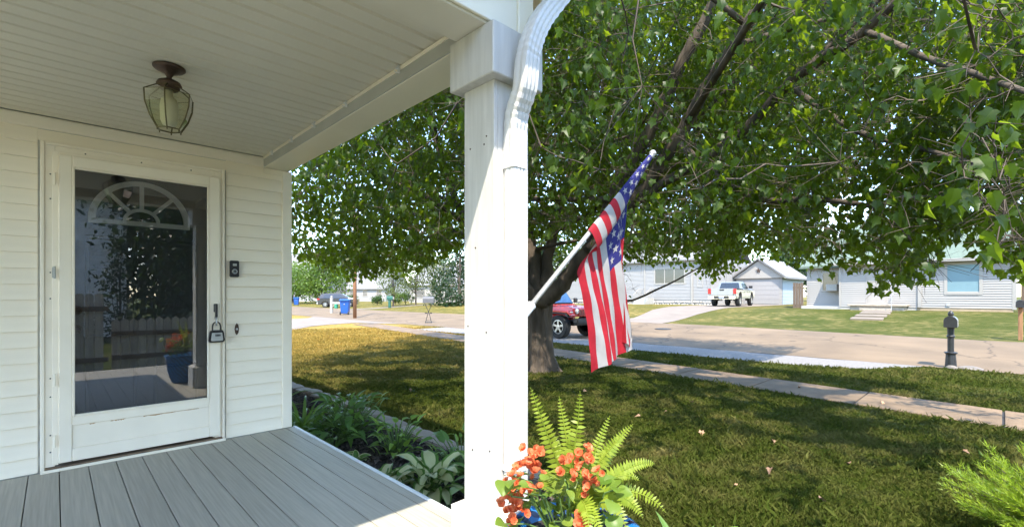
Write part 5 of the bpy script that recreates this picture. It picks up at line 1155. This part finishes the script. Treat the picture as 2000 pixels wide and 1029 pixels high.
for i, (px, d, h, r, m_, lab) in enumerate(((560, 120, 15, 8, MD, 'tall mid green tree rising far behind the dark crossover'), (655, 135, 13, 8, DK, 'dark tree far behind the pale small house'), (740, 125, 14, 8, MD, 'wide green tree far behind the utility pole line'), (840, 110, 13, 7, MD, 'green tree far behind the cream house'), (1010, 80, 12, 7, DK, 'dark tree far behind the maple trunk'), (1180, 85, 11, 6, MD, 'green tree behind the stone base house'), (1095, 68, 11.5, 5.5, DK, 'dark dense tree between the maple trunk and the stone base house'), (1380, 80, 10, 5, MD, 'green tree rising behind the pickup driveway'), (1545, 76, 10, 5, MD, 'mid green tree behind the garage'), (1610, 66, 9, 4, DK, 'dark tree between garage and bungalow roofs'), (1760, 70, 12, 7, MD, 'broad tree behind the bungalow roof'), (1950, 62, 10, 6, MD, 'broad green tree behind the bungalow end wall'))):
    bgtree('background_tree', lab, spot(px, d), h, r, 1.5, 2600, .55, m_, .25, 45)

# ------------------------------------------------------------------ the neighbours' side, seen in the door glass
PALEF = M('silvered_fence', (.42, .38, .33), .85, .2, 3, .3, 30, stretch=(6, 6, .6), objvar=.12)
nb = thing('neighbour_house', 'white sided neighbouring house mirrored in the storm door glass', 'house', (-6, -14.5, 0))
NBW = M('bright_white_siding', (.8, .8, .8), .5, .03); obj('wall', MB().box(-6, 7.9, -8, 0, -.1, 5.2), NBW, nb); obj('siding', siding_y(0, -6, 7.9, .3, 5.2, .12, out=1), NBW, nb, fix=False); obj('corner_board', MB().box(7.82, 7.96, -.05, .05, .2, 5.2), NBW, nb)
obj('roof', MB().add([(-6.4, .5, 5.1), (8.3, .5, 5.1), (8.3, -4, 7.6), (-6.4, -4, 7.6), (8.3, -8.5, 5.1), (-6.4, -8.5, 5.1)], [(0, 1, 2, 3), (3, 2, 4, 5), (0, 3, 5), (1, 4, 2), (0, 5, 4, 1)]), GREYR, nb)
obj('meter_pipe', MB().tube([(6.2, .08, .3), (6.2, .08, 4.0)], .04, 6).box(6.05, 6.4, .03, .2, 3.0, 3.4), GREYP, nb)
fence('board_fence', 'tall weathered board fence mirrored at the left of the door glass', -3.2, -3.4, -.25, 0, 1.62, .14, 'x', 'dog', PALEF).rotation_euler = (0, 0, 0)
bpy.data.objects[[o.name for o in C.objects if o.name.startswith('board_fence')][-1]].location = (-2.4, -3.4, 0)
pf = fence('picket_fence', 'low pointed picket fence mirrored below the flower pot reflection', .76, -3.6, -.2, 0, 1.12, .14, 'x', 'point', PALEF); pf.location = (.80, -3.6, 0)
pf.children[0].data.name = 'picket'
bgtree('arborvitae', 'narrow dark evergreen at the neighbouring house corner, seen mirrored', (1.6, -12.6), 3.6, .7, .1, 1500, .10, DK, .06, 60, shape='cone')
bgtree('leafy_tree', 'big green yard tree behind the fence, seen mirrored in the glass', (4.9, -12.5), 8.5, 3.6, .2, 17000, .20, DK, .2, 260)
bgtree('leafy_tree', 'second dark yard tree beyond the picket fence, seen mirrored', (9.2, -15.5), 6.8, 3.4, .2, 11000, .20, MD, .2, 200)
bgtree('leafy_tree', 'tall dark tree far behind the mirrored yard trees', (5.5, -24), 11, 5.5, .3, 9000, .45, DK, .25, 120)
bgtree('leafy_tree', 'wide green tree far beyond the mirrored picket fence', (14, -26), 10, 6, .3, 9000, .45, MD, .25, 120)
# ------------------------------------------------------------------ grass blades and litter
N_ = 900000
ang = rng.uniform(R(-62), R(62), N_); dd = 2.0*np.exp(rng.random(N_)*math.log(24/2.0))
dirx = VF[0]*np.cos(ang)+VR[0]*np.sin(ang); diry = VF[1]*np.cos(ang)+VR[1]*np.sin(ang); gx_, gy_ = dirx*dd, diry*dd
swc = 8.62+.148*gy_
ok = (gx_ > 1.3) & ~((gx_ < 2.90) & (gy_ > 1.9) & (gy_ < 8.5)) & ~(np.abs(gx_-swc) < .60+rng.normal(0, .03, N_)) & (gx_ < 13.75) & ~inside(GRAVP, gx_, gy_) & ~inside(DRIVE, gx_, gy_) & (np.hypot(gx_-tb.x, gy_-tb.y) > .42)
ok &= ~((gx_ < 1.6) & (gy_ > 4.2)) & ~((gx_ < 1.56) & (gy_ > -1.1))
gx_, gy_, dd = gx_[ok], gy_[ok], dd[ok]; n = len(gx_)
sel = rng.permutation(n)[:355000]; gx_, gy_, dd = gx_[sel], gy_[sel], dd[sel]; n = len(gx_)
P = np.stack([gx_, gy_, hgt(gx_, gy_)-.004], -1)
pat = np.sin(gx_*2.1+np.sin(gy_*1.7)*1.4)*np.sin(gy_*1.9+np.sin(gx_*1.3)*1.7)
hgt_b = rng.uniform(.028, .062, n)*(1+.35*pat)*(1+.02*dd); hgt_b[rng.random(n) < .015] *= 1.8
T = nrm(rng.normal(0, .55, (n, 3))*[1, 1, 0]+[0, 0, 1]); Nn = nrm(rng.normal(0, 1, (n, 3)))
wid = (.0016+.00058*dd)*rng.uniform(.8, 1.3, n)
T, Nn, Bn = frames(T, Nn); lean = rng.normal(0, .35, (n, 3))*[1, 1, 0]
V = np.stack([P-Bn*wid[:, None], P+Bn*wid[:, None], P+(T*.6+lean*.2)*hgt_b[:, None]+Bn*(wid*.6)[:, None], P+(T+lean)*hgt_b[:, None]], 1).reshape(-1, 3)
o4 = np.arange(n)[:, None]*4; F = np.concatenate([o4+[0, 1, 2], o4+[0, 2, 3]])
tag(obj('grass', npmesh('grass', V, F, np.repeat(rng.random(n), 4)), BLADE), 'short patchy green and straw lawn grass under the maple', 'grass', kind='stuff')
fl_ = npmesh('fallen_leaf', MAPLE[0]*[1, 1, 2.2], MAPLE[1]); 
DRYL = M('dry_leaf', (.34, .20, .12), .7, .3, 9, objvar=.35); fl_.materials.append(DRYL)
for px, py in ((1508, 868), (1302, 810), (1505, 925), (1600, 985), (1720, 790), (1660, 915), (1880, 890), (1250, 820), (1370, 850), (1440, 960), (700, 735), (800, 765), (1950, 1010), (1350, 790), (1140, 770), (1560, 760)):
    q = ground(px, py); o = obj('fallen_leaf', fl_, DRYL, loc=q+Vector((0, 0, .05)), rot=(random.uniform(-.5, .5), random.uniform(-.5, .5), random.uniform(0, 6))); o.scale = (random.uniform(.05, .085),)*3
    tag(o, 'dry curled leaf lying on the lawn grass', 'fallen leaf', 'fallen leaves on the lawn')

print('TRIS', sum(sum(len(p.vertices)-2 for p in m.polygons) if len(m.polygons) < 4000 else len(m.loops)-2*len(m.polygons) for m in bpy.data.meshes))
